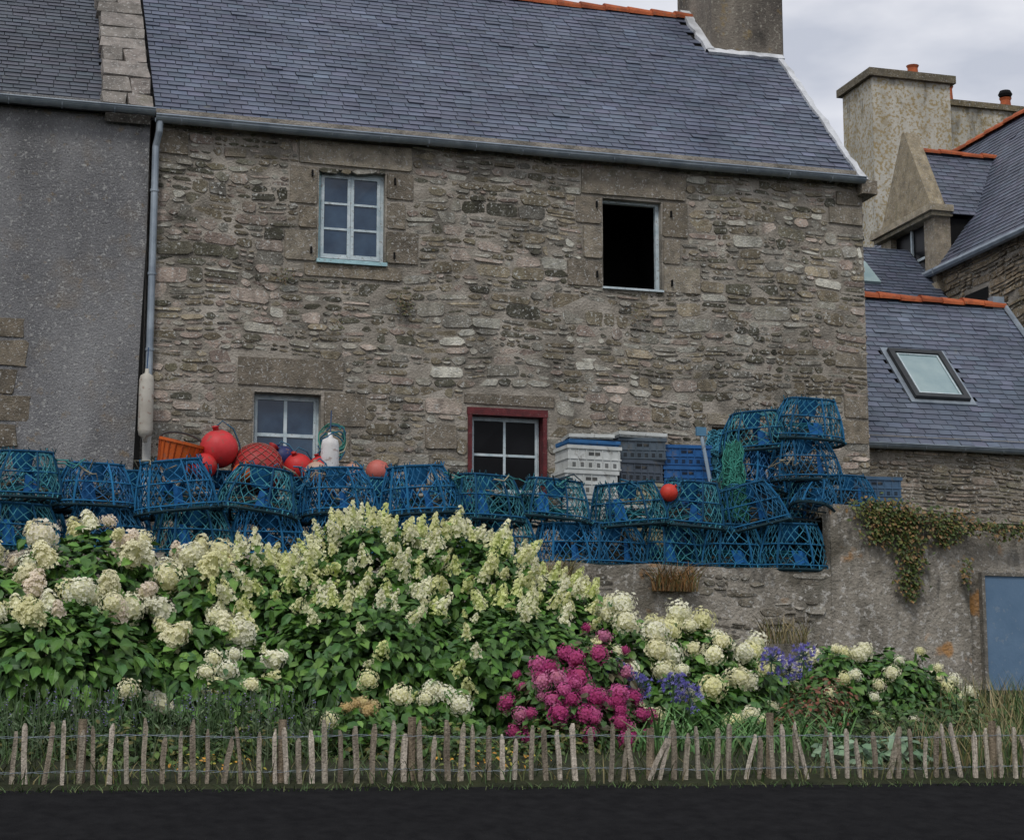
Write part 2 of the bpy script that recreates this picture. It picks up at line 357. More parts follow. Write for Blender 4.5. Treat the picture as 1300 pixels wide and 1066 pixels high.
box(f,a-.01,b+.01,-.04,.10,c-.025,c); f.obj('open_window_frame',m_whitew,house)
f=MB()
for (u,z) in ((1.88,8.3),(1.88,7.35),(2.9,8.28),(2.9,7.35),(5.5,8.2),(6.5,8.15),(6.5,7.25),(5.5,7.3)): box(f,u-.01,u+.01,-.055,-.02,z-.04,z+.04)
f.obj('shutter_hinges',m_dark,house)
# ------------------------------------------------------------ LEFT RENDERED HOUSE
lh=E('rendered_house')
mb=MB(); lo=(-2.6,-1.75,4.9,5.85); wallface(mb,-9,-.07,1.8,8.98,[lo],v0=-.03)
mb.add([(-.07,-.03,1.8),(-.07,.6,1.8),(-.07,.6,8.98),(-.07,-.03,8.98)],[(0,1,2,3)])
mb.obj('rendered_wall',m_render,lh)
mb=MB(); darkroom(mb,lo)
mb.add([(-.17,-.034,3.4),(-.07,-.034,3.4),(-.07,-.034,7.3),(-.10,-.034,6.4)],[(0,1,2,3)])  # flat dark strip on the wall face, paints the shade of the downpipe gap
mb.obj('dark_room_and_gap_shade',m_dark,lh)
mb=MB()
for d in [(-1.74,-1.36,5.75,6.05),(-1.74,-1.48,5.42,5.73),(-1.74,-1.30,5.1,5.40),(-2.9,-1.40,6.07,6.30),(-1.74,-1.45,4.8,5.08)]:
    stone(mb,d[0],d[1],d[2],d[3],.012,pick([(.22,.18,.14),(.19,.165,.13)],r1),v0=-.03,r=r1,jit=.03,cut=.5)
mb.obj('window_stones',m_granite,lh)
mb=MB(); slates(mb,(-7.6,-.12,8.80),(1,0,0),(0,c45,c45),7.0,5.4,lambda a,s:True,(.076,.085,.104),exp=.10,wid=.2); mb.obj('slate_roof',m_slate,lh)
mb=MB(); roofdeck(mb,(-9,-.10,8.79),(1,0,0),(0,c45,c45),[(0,0),(8.9,0),(8.9,5.4),(0,5.4)])
mb.add([(-9,7.4,8.7),(-.1,7.4,8.7),(-.1,3.72,12.6),(-9,3.72,12.6)],[(0,1,2,3)]); mb.obj('roof_deck',m_dark,lh)
mb=MB(); s=0
fnr=lambda a,d,b:(a,-.12+b*c45+d*(c45),8.80+b*c45-d*c45)
while s<5.6:
    h=r1.uniform(.22,.42); c=pick([(.26,.24,.225),(.31,.29,.27),(.21,.195,.18)],r1); e=-.62+r1.uniform(-.03,.02)
    if r1.random()<.3: k=r1.uniform(-.40,-.28); stone(mb,e,k-.005,s+.006,s+h-.006,.13,c,fnr,r=r1,jit=.02,cut=.5); stone(mb,k+.005,-.05,s+.006,s+h-.006,.125,pick([(.26,.235,.22)],r1),fnr,r=r1,jit=.02,cut=.5)
    else: stone(mb,e,-.05,s+.006,s+h-.006,r1.uniform(.11,.15),c,fnr,jit=.022,r=r1,cut=.5)
    s+=h
P=[(-.60,-.12,8.7),(-.08,-.12,8.7),(-.08,3.9,12.75),(-.60,3.9,12.75)]
mb.add([(x,y,z) for x,y,z in P]+[(x,y-.08,z+.08) for x,y,z in P],BF,(.14,.13,.12))
mb.obj('stone_gable_coping',m_granite,lh)
mb=MB(); gutter(mb,-8,-.03,-.20,8.86,.07); mb.obj('gutter',m_zinc,lh)
# ------------------------------------------------------------ ANNEX COTTAGE right
an=E('slate_roof_cottage')
def acol(u,z,r): return pick([(.24,.205,.155),(.28,.24,.18),(.17,.15,.115),(.33,.295,.24),(.37,.31,.26)],r,.25)
mb=MB(); wallface(mb,9.2,16,3.5,5.7,[],v0=1.5); mb.obj('wall_core',m_mortar,an)
mb=MB(); rubble(mb,9.22,14.5,4.1,5.6,[],acol,v0=1.5,r=r1,prot=(.004,.03)); mb.obj('rubble_stones',m_rubble,an)
sl=math.atan2(2.62,2.5); S=(0,math.cos(sl),math.sin(sl))
mb=MB(); slates(mb,(9.24,1.42,5.58),(1,0,0),S,4.35,3.68,lambda a,s:not(1.72<a<2.72 and .98<s<2.28),(.120,.142,.188)); mb.obj('slate_roof',m_slate,an)
mb=MB(); roofdeck(mb,(9.2,1.43,5.56),(1,0,0),S,[(0,0),(4.4,0),(4.4,3.66),(0,3.66)])
mb.add([(9.2,6.6,5.6),(13.6,6.6,5.6),(13.6,3.97,8.2),(9.2,3.97,8.2)],[(0,1,2,3)])
mb.add([(13.58,1.5,3.5),(13.58,6.5,3.5),(13.58,6.5,5.6),(13.58,3.97,8.2),(13.58,1.5,5.6)],[(0,1,2,3,4)]); mb.obj('roof_deck',m_dark,an)
mb=MB(); ridge(mb,(9.24,3.97,8.24),(13.6,3.97,8.24),.11); mb.obj('ridge_tiles',m_tile,an)
mb=MB(); gutter(mb,9.24,13.7,1.37,5.56,.07); 
tube(mb,[(13.62,1.40,5.66),(13.62,3.97,8.3)],.045,6); box(mb,13.4,13.6,3.9,4.05,8.1,8.4)
mb.obj('zinc_gutter',m_zinc,an)
def onroof(a,s,n,O=(9.24,1.42,5.58),S=S):
    return (O[0]+a,O[1]+S[1]*s-S[2]*n,O[2]+S[2]*s+S[1]*n)
def rbox(mb,a0,a1,s0,s1,n0,n1,f=onroof):
    mb.add([f(a,s,n) for n in (n0,n1) for a,s in ((a0,s0),(a1,s0),(a1,s1),(a0,s1))],BF)
mb=MB(); rbox(mb,1.70,2.74,.96,1.03,0,.035);rbox(mb,1.70,2.74,2.23,2.30,0,.035);rbox(mb,1.70,1.775,1.03,2.23,0,.035);rbox(mb,2.665,2.74,1.03,2.23,0,.035)
mb.obj('skylight_flashing',m_zinc,an)
mb=MB(); rbox(mb,1.78,2.66,1.04,1.12,0,.09);rbox(mb,1.78,2.66,2.14,2.22,0,.09);rbox(mb,1.78,1.86,1.12,2.14,0,.09);rbox(mb,2.58,2.66,1.12,2.14,0,.09)
mb.obj('skylight_frame',M('skylight_frame',(.06,.065,.07)),an)
mb=MB(); rbox(mb,1.86,2.58,1.12,2.14,.03,.06); mb.obj('skylight_glass',m_glassl,an)
mb=MB(); rbox(mb,1.885,2.555,1.145,1.165,.062,.075);rbox(mb,1.885,2.555,2.095,2.115,.062,.075);rbox(mb,1.885,1.905,1.165,2.095,.062,.075);rbox(mb,2.535,2.555,1.165,2.095,.062,.075);mb.obj('skylight_seal',m_whitew,an)
# ------------------------------------------------------------ shed roof behind
sh=E('slate_shed')
sl2=math.atan2(2.6,3.0); S2=(0,math.cos(sl2),math.sin(sl2))
mb=MB(); slates(mb,(9.4,6.4,8.0),(1,0,0),S2,5.5,3.9,lambda a,s:True,(.08,.095,.13)); mb.obj('slate_roof',m_slate,sh)
mb=MB(); roofdeck(mb,(9.4,6.41,7.98),(1,0,0),S2,[(0,0),(5.55,0),(5.55,3.95),(0,3.95)]); box(mb,9.4,14.9,6.6,9.4,3.5,7.95); mb.obj('shed_body',m_dark,sh)
mb=MB(); f2=lambda a,s,n:onroof(a,s,n,(9.4,6.4,8.0),S2)
rbox(mb,3.7,4.3,2.4,3.2,0,.07,f2); mb.obj('skylight_glass',m_glassl,sh)
# ------------------------------------------------------------ UPPER WING
wg=E('dormer_house')
fw=lambda a,d,b:(15.0+d,-a,b)
mb=MB()
wallface(mb,-13.2,-2,3.5,10.1,[],fn=fw); mb.obj('wing_wall',m_mortar,wg)
mb=MB(); rubble(mb,-12,-3,7.6,10.05,[(-7.55,-6.65,8.0,9.35)],lambda u,z,r:pick([(.24,.19,.13),(.29,.23,.155),(.18,.15,.105),(.34,.28,.20)],r,.25),fn=fw,r=r1,hs=(.09,.2),ws=(.2,.5)); mb.obj('rubble_stones',m_rubble,wg)
mb=MB(); mb.add([fw(-7.5,-.02,8.0),fw(-6.7,-.02,8.0),fw(-6.7,-.02,9.3),fw(-7.5,-.02,9.3)],[(0,1,2,3)]); mb.obj('wing_window',m_dark,wg)
run,rise=2.5,3.35; ls=math.hypot(run,rise); SW=(run/ls,0,rise/ls)
mb=MB(); slates(mb,(14.85,2.0,9.92),(0,1,0),SW,11.2,ls+.2,lambda a,s:True,(.10,.113,.15)); mb.obj('wing_roof',m_slate,wg)
mb=MB(); mb.add([(14.9,2,9.95),(14.9,13.2,9.95),(17.5,13.2,13.4),(17.5,2,13.4)],[(0,1,2,3)]); mb.add([(20.1,2,9.95),(20.1,13.2,9.95),(17.5,13.2,13.4),(17.5,2,13.4)],[(0,1,2,3)])
mb.add([(14.9,13.2,3.5),(20.1,13.2,3.5),(20.1,13.2,9.95),(17.5,13.2,13.4),(14.9,13.2,9.95)],[(0,1,2,3,4)])
mb.obj('roof_deck',m_dark,wg)
mb=MB(); ridge(mb,(17.5,13.2,13.46),(17.5,2,13.46),.12)
ridge(mb,(15.15,9.35,12.5),(16.95,9.35,12.5),.10); mb.obj('ridge_tiles',m_tile,wg)
mb=MB(); tube(mb,[(14.82,13,9.92),(14.82,8.25,9.92)],.07,8,cap=True); tube(mb,[(14.82,8.2,9.92),(14.82,2,9.92)],.07,8,cap=True); mb.obj('gutter',m_zinc,wg)
mb=MB(); zt=12.55; zb=11.0
def prism(mb,u0,u1,va,vb,zb,vc,zt,c):
    mb.add([(u0,va,zb),(u0,vb,zb),(u0,vc-.04,zt),(u0,vc+.04,zt),(u1,va,zb),(u1,vb,zb),(u1,vc-.04,zt),(u1,vc+.04,zt)],[(0,1,3,2),(4,6,7,5),(0,4,5,1),(1,5,7,3),(3,7,6,2),(2,6,4,0)],c)
prism(mb,14.86,15.16,8.35,10.35,zb+.16,9.35,zt+.30,(.36,.31,.22))
box(mb,14.72,15.2,8.15,10.55,zb+.04,zb+.16,(.42,.37,.28)); box(mb,14.78,15.2,8.2,10.5,zb-.04,zb+.037,(.30,.27,.2))
box(mb,14.88,15.2,8.3,8.7,9.7,zb-.042,(.32,.28,.22)); box(mb,14.88,15.2,10.0,10.4,9.7,zb-.042,(.34,.30,.23)); box(mb,14.8,15.2,8.2,10.5,9.55,9.7,(.34,.30,.23))
mb.obj('dormer_stonework',m_granite,wg)
mb=MB(); box(mb,15.0,15.1,8.7,10.0,9.7,zb-.05); mb.obj('dormer_window_glass',m_glassd,wg)
mb=MB(); box(mb,14.96,14.998,9.32,9.38,9.7,zb-.05); box(mb,14.96,14.998,8.75,9.32,10.3,10.35); box(mb,14.96,14.998,8.7,8.75,9.7,10.4);mb.obj('dormer_window_bars',m_whitew,wg)
mb=MB()
dl=math.hypot(1.15,1.5)
for sg in (-1,1):
    slates(mb,(15.15,9.35+sg*1.15,zb+.0),(1,0,0),(0,-sg*1.15/dl,1.5/dl),1.9,dl,lambda a,s:True,(.105,.12,.158))
mb.obj('dormer_roof',m_slate,wg)
mb=MB(); mb.add([(15.15,8.2,zb),(17,8.2,zb),(17,9.35,zb+1.48),(15.15,9.35,zb+1.48)],[(0,1,2,3)]);mb.add([(15.15,10.5,zb),(17,10.5,zb),(17,9.35,zb+1.48),(15.15,9.35,zb+1.48)],[(0,1,2,3)])
box(mb,15.2,16.5,8.3,10.4,9.8,zb-.05); mb.obj('dormer_body',m_dark,wg)
mb=MB(); box(mb,16.3,18.15,13.3,14.7,9.0,15.45); box(mb,18.2,22.5,13.9,14.7,9.0,15.2)
mb.add([(16.35,13.25,9),(18.1,13.25,9),(18.1,13.25,11),(16.35,13.25,11)],[(0,1,2,3)])
mb.obj('chimney_stacks',m_cream,wg)
mb=MB(); box(mb,16.2,18.25,13.2,14.8,15.45,15.62,(.16,.14,.10)); box(mb,18.26,22.6,13.82,14.8,15.2,15.33,(.2,.17,.11))
mb.obj('chimney_caps',m_granite,wg)
mb=MB()
for (u,v,z,h) in ((17.6,13.9,15.6,.42),(17.2,14.3,15.6,.30),(18.65,14.3,15.32,.46),(20.1,14.3,15.32,.33)):
    lathe(mb,[(.15,0),(.13,.06),(.11,h-.06),(.14,h),(.1,h),(.09,.0)],W1,14,(u,v,z))
mb.obj('chimney_pots',m_tile,wg)
mb=MB(); lathe(mb,[(.13,0),(.16,.06),(.12,.14),(.001,.17)],W1,12,(20.1,14.3,15.68)); mb.obj('chimney_cowl',m_dark,wg)
# ------------------------------------------------------------ ground, terrace, retaining wall
def grid(mb,fn,nu,nv):
    vs=[fn(i/nu,j/nv) for j in range(nv+1) for i in range(nu+1)]
    mb.add(vs,[(j*(nu+1)+i,j*(nu+1)+i+1,(j+1)*(nu+1)+i+1,(j+1)*(nu+1)+i) for j in range(nv) for i in range(nu)])
mb=MB()
prof=[(-600,0),(-14.5,0),(-13.5,.08),(-12,.48),(-10,.98),(-9.0,1.19),(-8.4,1.26),(-2.0,2.0),(8,2.0),(900,2.0)]
us=[-600,-40,-12,-6,0,6,12,24,60,600]
vs=[(u,v,z) for v,z in prof for u in us]
mb.add(vs,[(j*10+i,j*10+i+1,(j+1)*10+i+1,(j+1)*10+i) for j in range(len(prof)-1) for i in range(9)]); mb.obj('ground',m_ground)
mb=MB(); grid(mb,lambda a,b:(-12+36*a,-8.60+.08*noise.noise(Vector((a*60,0,0)))*(b==0)+6.1*b,(1.235 if b==0 else 1.275+.85*b)+.03*noise.noise(Vector((a*30,b*6,0)))*(b>0)),200,30); mb.obj('garden_ground',m_earth)
mb=MB(); box(mb,-12,7.35,-2.45,.2,1.0,3.42); box(mb,7.36,24,-2.4,6,1.0,4.05); mb.obj('terrace_ground',m_earth)
rw=E('retaining_wall')
def nz(x,z,s=1): return .035*noise.fractal(Vector((x*1.3*s,z*1.5*s,4)),1,2,5)
mb=MB()
grid(mb,lambda a,b:(-12+19.4*a,-2.58+.02*0+nz(a*19.4,1.6+b*1.82),1.6+1.84*b+(.03*noise.noise(Vector((a*40,1,1))) if b==1 else 0)),260,30)
grid(mb,lambda a,b:(-12+19.4*a,-2.58+.3*b+nz(a*19.4,3.44)*(1-b),3.44+(.03*noise.noise(Vector((a*40,1,1))))*(1-b)),260,2)
top=lambda u:4.17-.07*(u-7.4)/1.6+.035*noise.noise(Vector((u*2.2,0,0)))
grid(mb,lambda a,b:(7.36+1.72*a,-2.60+nz(a*4+20,b*3),1.6+(top(7.36+1.72*a)-1.6)*b),60,60)
grid(mb,lambda a,b:(7.36+1.72*a,-2.60+.5*b+nz(a*4+20,3)*(1-b),top(7.36+1.72*a)),60,4)
grid(mb,lambda a,b:(7.36,-2.6+.6*a,3.3+(4.17-3.3)*b),4,6)
mb.obj('wall_face',m_ret,rw,True)
mb=MB()
grid(mb,lambda a,b:(9.08+12*a,-2.50+nz(a*12+50,b*2)*.4,1.4+2.55*b),120,20); grid(mb,lambda a,b:(9.08+12*a,-2.50+.5*b,3.95),20,2)
mb.obj('wall_face_lower',m_ret,rw,True)
mb=MB(); r2=random.Random(5)
rubble(mb,-4,7.3,2.1,3.4,[],lambda u,z,r:pick([(.21,.19,.155),(.26,.235,.19),(.16,.145,.12),(.32,.30,.26)],r,.25),v0=-2.575,r=r2,prot=(-.025,.025),hs=(.08,.2),ws=(.12,.4)); 
mb.obj('wall_stones',m_rubble,rw)
mb=MB(); box(mb,9.3,11.4,-2.56,-2.48,1.9,3.42); mb.obj('blue_door_panel',m_bluedoor,rw)
mb=MB(); box(mb,9.26,9.3,-2.58,-2.46,1.9,3.46,(.2,.19,.17));box(mb,9.3,11.4,-2.58,-2.46,3.42,3.46,(.2,.19,.17)); mb.obj('door_frame',m_granite,rw)
# ------------------------------------------------------------ picket fence
fe=E('picket_fence'); mb=MB(); u=-3.0; r3=random.Random(11)
while u<8.2:
    h=r3.uniform(.37,.50); w=r3.uniform(.013,.021); tl=r3.gauss(0,.025)
    if r3.random()<.08: tl+=r3.choice([-.1,.1])
    c=pick([(.46,.43,.36),(.36,.33,.27),(.54,.50,.43),(.27,.24,.19)],r3,.18)
    vv=-8.47+r3.uniform(-.01,.01); z0=1.22
    px=[(u,z0),(u+tl*.5+r3.uniform(-.008,.008),z0+h*.5),(u+tl,z0+h-.05),(u+tl+r3.uniform(-.008,.008),z0+h+r3.uniform(-.02,.02))]
    vs=[]
    for k,(x,z) in enumerate(px):
        ww=w*(1 if k<3 else r3.uniform(.25,.7))*r3.uniform(.85,1.1); dd=.012 if k<3 else .004
        vs+=[(x-ww,vv-dd,z),(x+ww,vv-dd*r3.uniform(.5,1.2),z),(x+ww,vv+dd,z),(x-ww,vv+dd,z)]
    F=[(4*i+k,4*i+(k+1)%4,4*i+4+(k+1)%4,4*i+4+k) for i in range(3) for k in range(4)]+[(12,13,14,15)]
    mb.add(vs,F,c); u+=r3.uniform(.082,.135)
for u,h in ((1.15,.52),(3.0,.44),(3.98,.56),(-1.2,.5),(.2,.5),(5.9,.5)):
    tube(mb,[(u,-8.43,1.1),(u+.01,-8.43,1.22+h)],[.034,.03],8,(.26,.22,.16),cap=True)
mb.obj('pickets',m_wood,fe)
mb=MB()
for z in (1.36,1.60):
    for ph in (0,math.pi): tube(mb,[(-3+i*.03,-8.47+.018*math.sin(i*.8+ph),z+.006*math.cos(i*.8+ph)+.008*math.sin(i*.11)) for i in range(374)],.0018,4)
mb.obj('twisted_wire',m_zinc,fe)
# ------------------------------------------------------------ lobster pots
def pot_mesh(seed,tint):
    r=random.Random(seed); mb=MB(); H=.48; sag=r.uniform(-.04,.04); e1=r.uniform(.24,.36); e2=r.uniform(.38,.5)
    def P(h,t,ins=1.0):
        a=.43*(1-e1*h**1.7)*ins; b=.31*(1-e2*h**2.0)*ins; q=.66
        c_,s_=math.cos(t),math.sin(t)
        return (a*math.copysign(abs(c_)**q,c_)+sag*h*h,b*math.copysign(abs(s_)**q,s_),H*h)
    K=32; netc=np.array(tint)*1.0; fc=np.array((.018,.13,.27))*r.uniform(.7,1.2)
    hs=[i/8 for i in range(9)]
    jn={}
    def PN_(i,k):
        key=(i,round(k*2)%(2*K))
        if key not in jn: jn[key]=tuple(np.array(P(min(1,max(0,hs[i]+r.uniform(-.02,.02))),2*math.pi*(k+r.uniform(-.15,.15))/K,r.uniform(.93,.995))))
        return jn[key]
    for i in range(8):
        for k in range(K):
            o=.5 if i%2 else 0
            for d in (.5,-.5):
                tube(mb,[PN_(i,k+o),PN_(i+1,k+o+d)],.0050,3,netc*r.uniform(.5,1.4))
    for k in range(14):
        t=2*math.pi*k/14; p=P(1,t,.98); n=(p[0]*.4,p[1]*.4,H+.01); tube(mb,[p,n],.005,3,netc)
    dk=np.array((.010,.030,.040))
    tube(mb,[P(0,2*math.pi*k/28) for k in range(28)],.020,5,dk,True)
    tube(mb,[P(.10,2*math.pi*k/28,1.005) for k in range(28)],.009,4,fc,True)
    tube(mb,[P(1,2*math.pi*k/28) for k in range(28)],.015,5,fc*.6,True)
    tube(mb,[P(.55,2*math.pi*k/28) for k in range(28)],.008,4,fc,True)
    for k in (1.4,3.6,5.4,7.5,8.6,10.5,12.4,14.6): 
        t=2*math.pi*k/16; tube(mb,[P(j/6,t) for j in range(7)],.0125,5,fc*r.uniform(.5,1.2))
    for x in (-.25,-.08,.08,.25): tube(mb,[(x,-.28,.01),(x,.28,.01)],.013,4,(.02,.03,.035))
    for hh,num,rad in ((0,130,.0075),(1,60,.006),(.55,30,.004)):
        for k in range(num):
            t=2*math.pi*(k+r.random())/num; p=np.array(P(hh,t,1.02)); q=p+np.array((r.uniform(-.03,.03),r.uniform(-.015,.01),r.uniform(-.02,.055))); tube(mb,[p,q],rad,3,(dk*r.uniform(1,3)) if r.random()<.7 else netc*r.uniform(.8,1.6))
    lathe(mb,[(.13,H+.01),(.135,H+.02),(.12,H-.02),(.095,H-.16),(.09,H-.16),(.115,H-.02),(.12,H+.01)],(.012,.11,.26),16)
    for s in (-1,1):
        if r.random()<.7:
            x0=r.uniform(-.24,.08); x1=x0+r.uniform(.08,.2); z1=r.uniform(.2,.34)
            mb.add([(x0,s*.2,.05),(x1,s*.2,.05),((x0+x1)/2,s*.22,.08),(x0+r.uniform(-.04,.04),s*.15,z1),(x1-r.uniform(.0,.06),s*.13,z1*.9),((x0+x1)/2,s*.17,z1)],[(0,2,5,3),(2,1,4,5)],np.array((.014,.12,.34))*r.uniform(.5,1.1))
    for _ in range(3):
        pts=[(r.uniform(-.3,.3),r.uniform(-.2,.2),r.uniform(.02,.22)) for _ in range(14)]; tube(mb,pts,.009,4,r.choice([(.02,.14,.17),(.02,.06,.10),(.15,.13,.09)]))
    me=mb.mesh('lobster_pot_mesh'); me.materials.append(m_blue); return me
tints=[(.030,.145,.225),(.022,.105,.20),(.05,.20,.24),(.025,.14,.29),(.04,.165,.20),(.03,.12,.26)]
pots=[pot_mesh(i,t) for i,t in enumerate(tints)]
def pot(u,v,z,rz=0,rx=0,ry=0,s=1,k=None):
    o=bpy.data.objects.new('lobster_pot',pots[k if k is not None else rnd.randrange(6)]); scene.collection.objects.link(o)
    o.location=(u,v,z); o.rotation_euler=(math.radians(rx),math.radians(ry),math.radians(rz)); o.scale=(s,s*rnd.uniform(.93,1.07),s*rnd.uniform(.93,1.07)); return o
rp_=random.Random(21)
def J(a): return rp_.uniform(-a,a)
for u,dz in ((-1.45,.06),(-.72,.0),(.13,-.03),(.93,-.04),(1.85,-.02),(2.72,.02),(3.44,-.03),(4.22,.0)): pot(u,-2.2+J(.06),3.91+dz,J(18),J(6),J(8),1+J(.06))
for u in (-1.5,-.62,.25,1.1,1.95,2.8,3.62,4.35,4.95,5.6,6.22): pot(u+J(.06),-2.22+J(.05),3.43,J(14),J(2),J(2))
for u in (5.12,5.78): pot(u,-2.2,3.90,J(12),J(4),J(8))
for u in (-1.3,-.4,.5,1.4,2.3,3.2): pot(u,-1.5,3.43,J(12)); pot(u+.1,-1.5,3.91,J(12))
pot(7.0,-2.25,3.43,4,0,0,1.06);pot(6.60,-2.2,3.93,-15,4,-14,1.0);pot(6.85,-1.75,4.38,20,0,8);pot(6.82,-1.8,4.85,-8,0,-6,.95)
pot(7.32,-2.25,3.97,62,10,35,.95);pot(7.35,-2.0,4.5,8,0,-2,1.0);pot(7.4,-1.95,4.97,-6,0,3,1.0);pot(7.82,-2.1,4.16,10,0,0,.85);pot(6.75,-1.7,3.43,0);pot(6.85,-1.72,3.9,10);pot(7.32,-1.75,4.03,10)
# ------------------------------------------------------------ crates
def crate(u,v,z,c,w=.60,d=.40,h=.27,rz=0,name='plastic_crate'):
    mb=MB(); t=.018; x0,x1,y0,y1=-w/2,w/2,-d/2,d/2; c=np.array(c)
    box(mb,x0,x1,y0,y1,0,.02,c*.8)
    box(mb,x0,x1,y0,y0+t,.02,h,c);box(mb,x0,x1,y1-t,y1,.02,h,c);box(mb,x0,x0+t,y0+t,y1-t,.02,h,c);box(mb,x1-t,x1,y0+t,y1-t,.02,h,c)
    for z0,z1,e in ((h-.035,h+.004,.016),(h*.45,h*.45+.015,.01),(.015,.03,.009)):
        box(mb,x0-e,x1+e,y0-e,y0-.0015,z0,z1,c*1.03);box(mb,x0-e,x1+e,y1+.0015,y1+e,z0,z1,c);box(mb,x0-e,x0-.0015,y0,y1,z0,z1,c);box(mb,x1+.0015,x1+e,y0,y1,z0,z1,c)
    n=6
    for i in range(n+1):
        x=x0+.02+(w-.04)*i/n; box(mb,x-.006,x+.006,y0-.009,y0-.001,.032,h*.45-.002,c*.95); box(mb,x-.006,x+.006,y0-.009,y0-.001,h*.45+.017,h-.037,c*.95)
    box(mb,-.07,.07,y0-.003,y0-.0012,h*.62,h*.75,c*.12)
    for i in range(n):
        x=x0+.02+(w-.04)*(i+.5)/n; box(mb,x-.02,x+.02,y0-.003,y0-.0012,h*.14,h*.32,c*.25)
    o=mb.obj(name,m_plastic,None,False,(u,v,z)); o.rotation_euler=(0,0,math.radians(rz)); return o
wh=(.60,.62,.60);bl=(.02,.12,.34);gy=(.08,.10,.13);ye=(.44,.41,.28)
z=3.43
for i in range(5): crate(4.83+J(.03),-1.55,z,wh,.64,rz=J(5),h=.28 if i else .33); z+=.285
crate(4.85,-1.55,z+.0,(.03,.14,.34),.6,h=.06,rz=3)
crate(4.85,-1.55,z+.08,wh,.5,h=.05,rz=-6)
z=3.43
for i,c in enumerate([gy,ye,wh,ye,gy,(.09,.12,.15)]): crate(5.48+J(.03),-1.45,z,c,.54,rz=J(7),h=.255); z+=.26
crate(5.47,-1.45,z+.0,wh,.58,h=.06,rz=5)
z=3.43
for i,c in enumerate([bl,bl,gy,bl,bl,bl]): crate(6.08+J(.03),-1.45,z,c,.56,rz=J(8),h=.245); z+=.25
for i in range(2): crate(8.28,-1.8,4.1+.25*i,(.06,.12,.2),.6,rz=-4,h=.245)
crate(8.05,-1.2,4.1,(.5,.5,.45),.5,h=.55)
# ------------------------------------------------------------ buoys
def buoy(u,v,z,r,c,net=False,name='round_buoy'):
    mb=MB(); prof=[(.001,-r)]+[(r*math.cos(t),r*math.sin(t)) for t in np.linspace(-1.5,1.42,18)]+[(r*.16,r*1.0),(r*.16,r*1.16),(r*.22,r*1.2),(.001,r*1.22)]
    rx=math.radians(rnd.uniform(-50,50)); R=Matrix.Rotation(rx,3,'Y')@Matrix.Rotation(rnd.uniform(-.5,.5),3,'X')
    lathe(mb,prof,c,28,(0,0,0),R)
    if net:
        for k in range(14):
            for sg in (1,-1): tube(mb,[(r*1.02*math.cos(t)*math.cos(2*math.pi*k/14+sg*t*1.3),r*1.02*math.cos(t)*math.sin(2*math.pi*k/14+sg*t*1.3),r*1.02*math.sin(t)) for t in np.linspace(-1.45,1.45,16)],.005,3,np.array((.35,.12,.1)))
    tube(mb,[R@Vector((r*.02,0,r*1.15)),R@Vector((r*.4,0,r*1.4)),R@Vector((r*.9,0,r*.9)),R@Vector((r*1.1,.0,r*.1)),R@Vector((r*1.12,0,-r*.7))],.009,5,(.03,.12,.2))
    return mb.obj(name,m_buoy,None,True,(u,v,z))
red=(.55,.03,.03);org=(.60,.12,.02)
buoy(.62,-1.62,4.66,.21,(.62,.045,.05));buoy(1.05,-1.6,4.46,.28,(.40,.03,.03),True);buoy(1.5,-1.55,4.50,.16,(.58,.03,.03));buoy(1.75,-1.55,4.50,.14,red)
buoy(1.35,-1.45,4.62,.13,(.02,.03,.12));buoy(2.4,-1.5,4.50,.13,(.55,.15,.12));buoy(5.50,-2.42,4.26,.10,(.60,.05,.03));buoy(.45,-1.75,4.45,.14,red);buoy(1.62,-2.0,4.38,.13,(.50,.35,.27));buoy(.85,-1.9,4.36,.12,org);buoy(2.1,-1.55,4.46,.11,(.5,.3,.22))
mb=MB(); lathe(mb,[(.001,0),(.19,0),(.235,.3),(.25,.3),(.25,.33),(.225,.33),(.18,.02),(.001,.02)],org,20)
for k in range(20):
    t=2*math.pi*k/20; tube(mb,[(.192*math.cos(t),.192*math.sin(t),.02),(.24*math.cos(t),.24*math.sin(t),.3)],.008,4,(.4,.07,.015))
tube(mb,[(.24*math.cos(t),0,.32+.10*math.sin(t)) for t in np.linspace(0,math.pi,12)],.012,5,(.05,.05,.05))
o=mb.obj('orange_fish_basket',m_buoy,None,False,(.16,-1.6,4.40)); o.rotation_euler=(.15,.2,0)
def fender(u,v,z,r,h,name,c=(.62,.62,.58)):
    mb=MB(); lathe(mb,[(.001,-.05),(r*.25,-.05),(r*.3,0),(r*.85,.03),(r,.09),(r,h-.09),(r*.85,h-.03),(r*.3,h),(r*.25,h+.05),(.001,h+.05)],c,20)
    tube(mb,[(0,0,h+.03),(.01,0,h+.3)],.008,5,(.05,.1,.2)); return mb.obj(name,m_buoy,None,True,(u,v,z))
fender(1.84,-1.62,4.42,.10,.42,'cylindrical_float',(.75,.76,.76)); fender(-.04,-.28,4.95,.085,.75,'boat_fender',(.5,.48,.42))
mb=MB()
for q in range(7):
    a=rnd.uniform(0,3); tube(mb,[(1.88+.13*math.cos(t+a)+rnd.uniform(-.02,.02),-1.55+.1*math.sin(t),4.85+.16*math.sin(t+a*1.1)-.02*q+rnd.uniform(-.02,.02)) for t in np.linspace(0,6.2,16)],.009,5,pick([(.05,.2,.16),(.03,.12,.2),(.3,.28,.2)],rnd))
for q in range(22):
    x=rnd.uniform(-1.5,7.4); pts=[(x,-2.45,4.38 if x<6.3 else 4.7)]
    for k in range(9): pts.append((pts[-1][0]+rnd.uniform(-.12,.14),-2.45+rnd.uniform(-.06,.25),pts[0][2]-.02+rnd.uniform(-.10,.06)-.03*k*(q%3==0)))
    tube(mb,pts,.008,4,pick([(.03,.13,.22),(.05,.2,.2),(.25,.23,.17),(.03,.05,.07)],rnd))
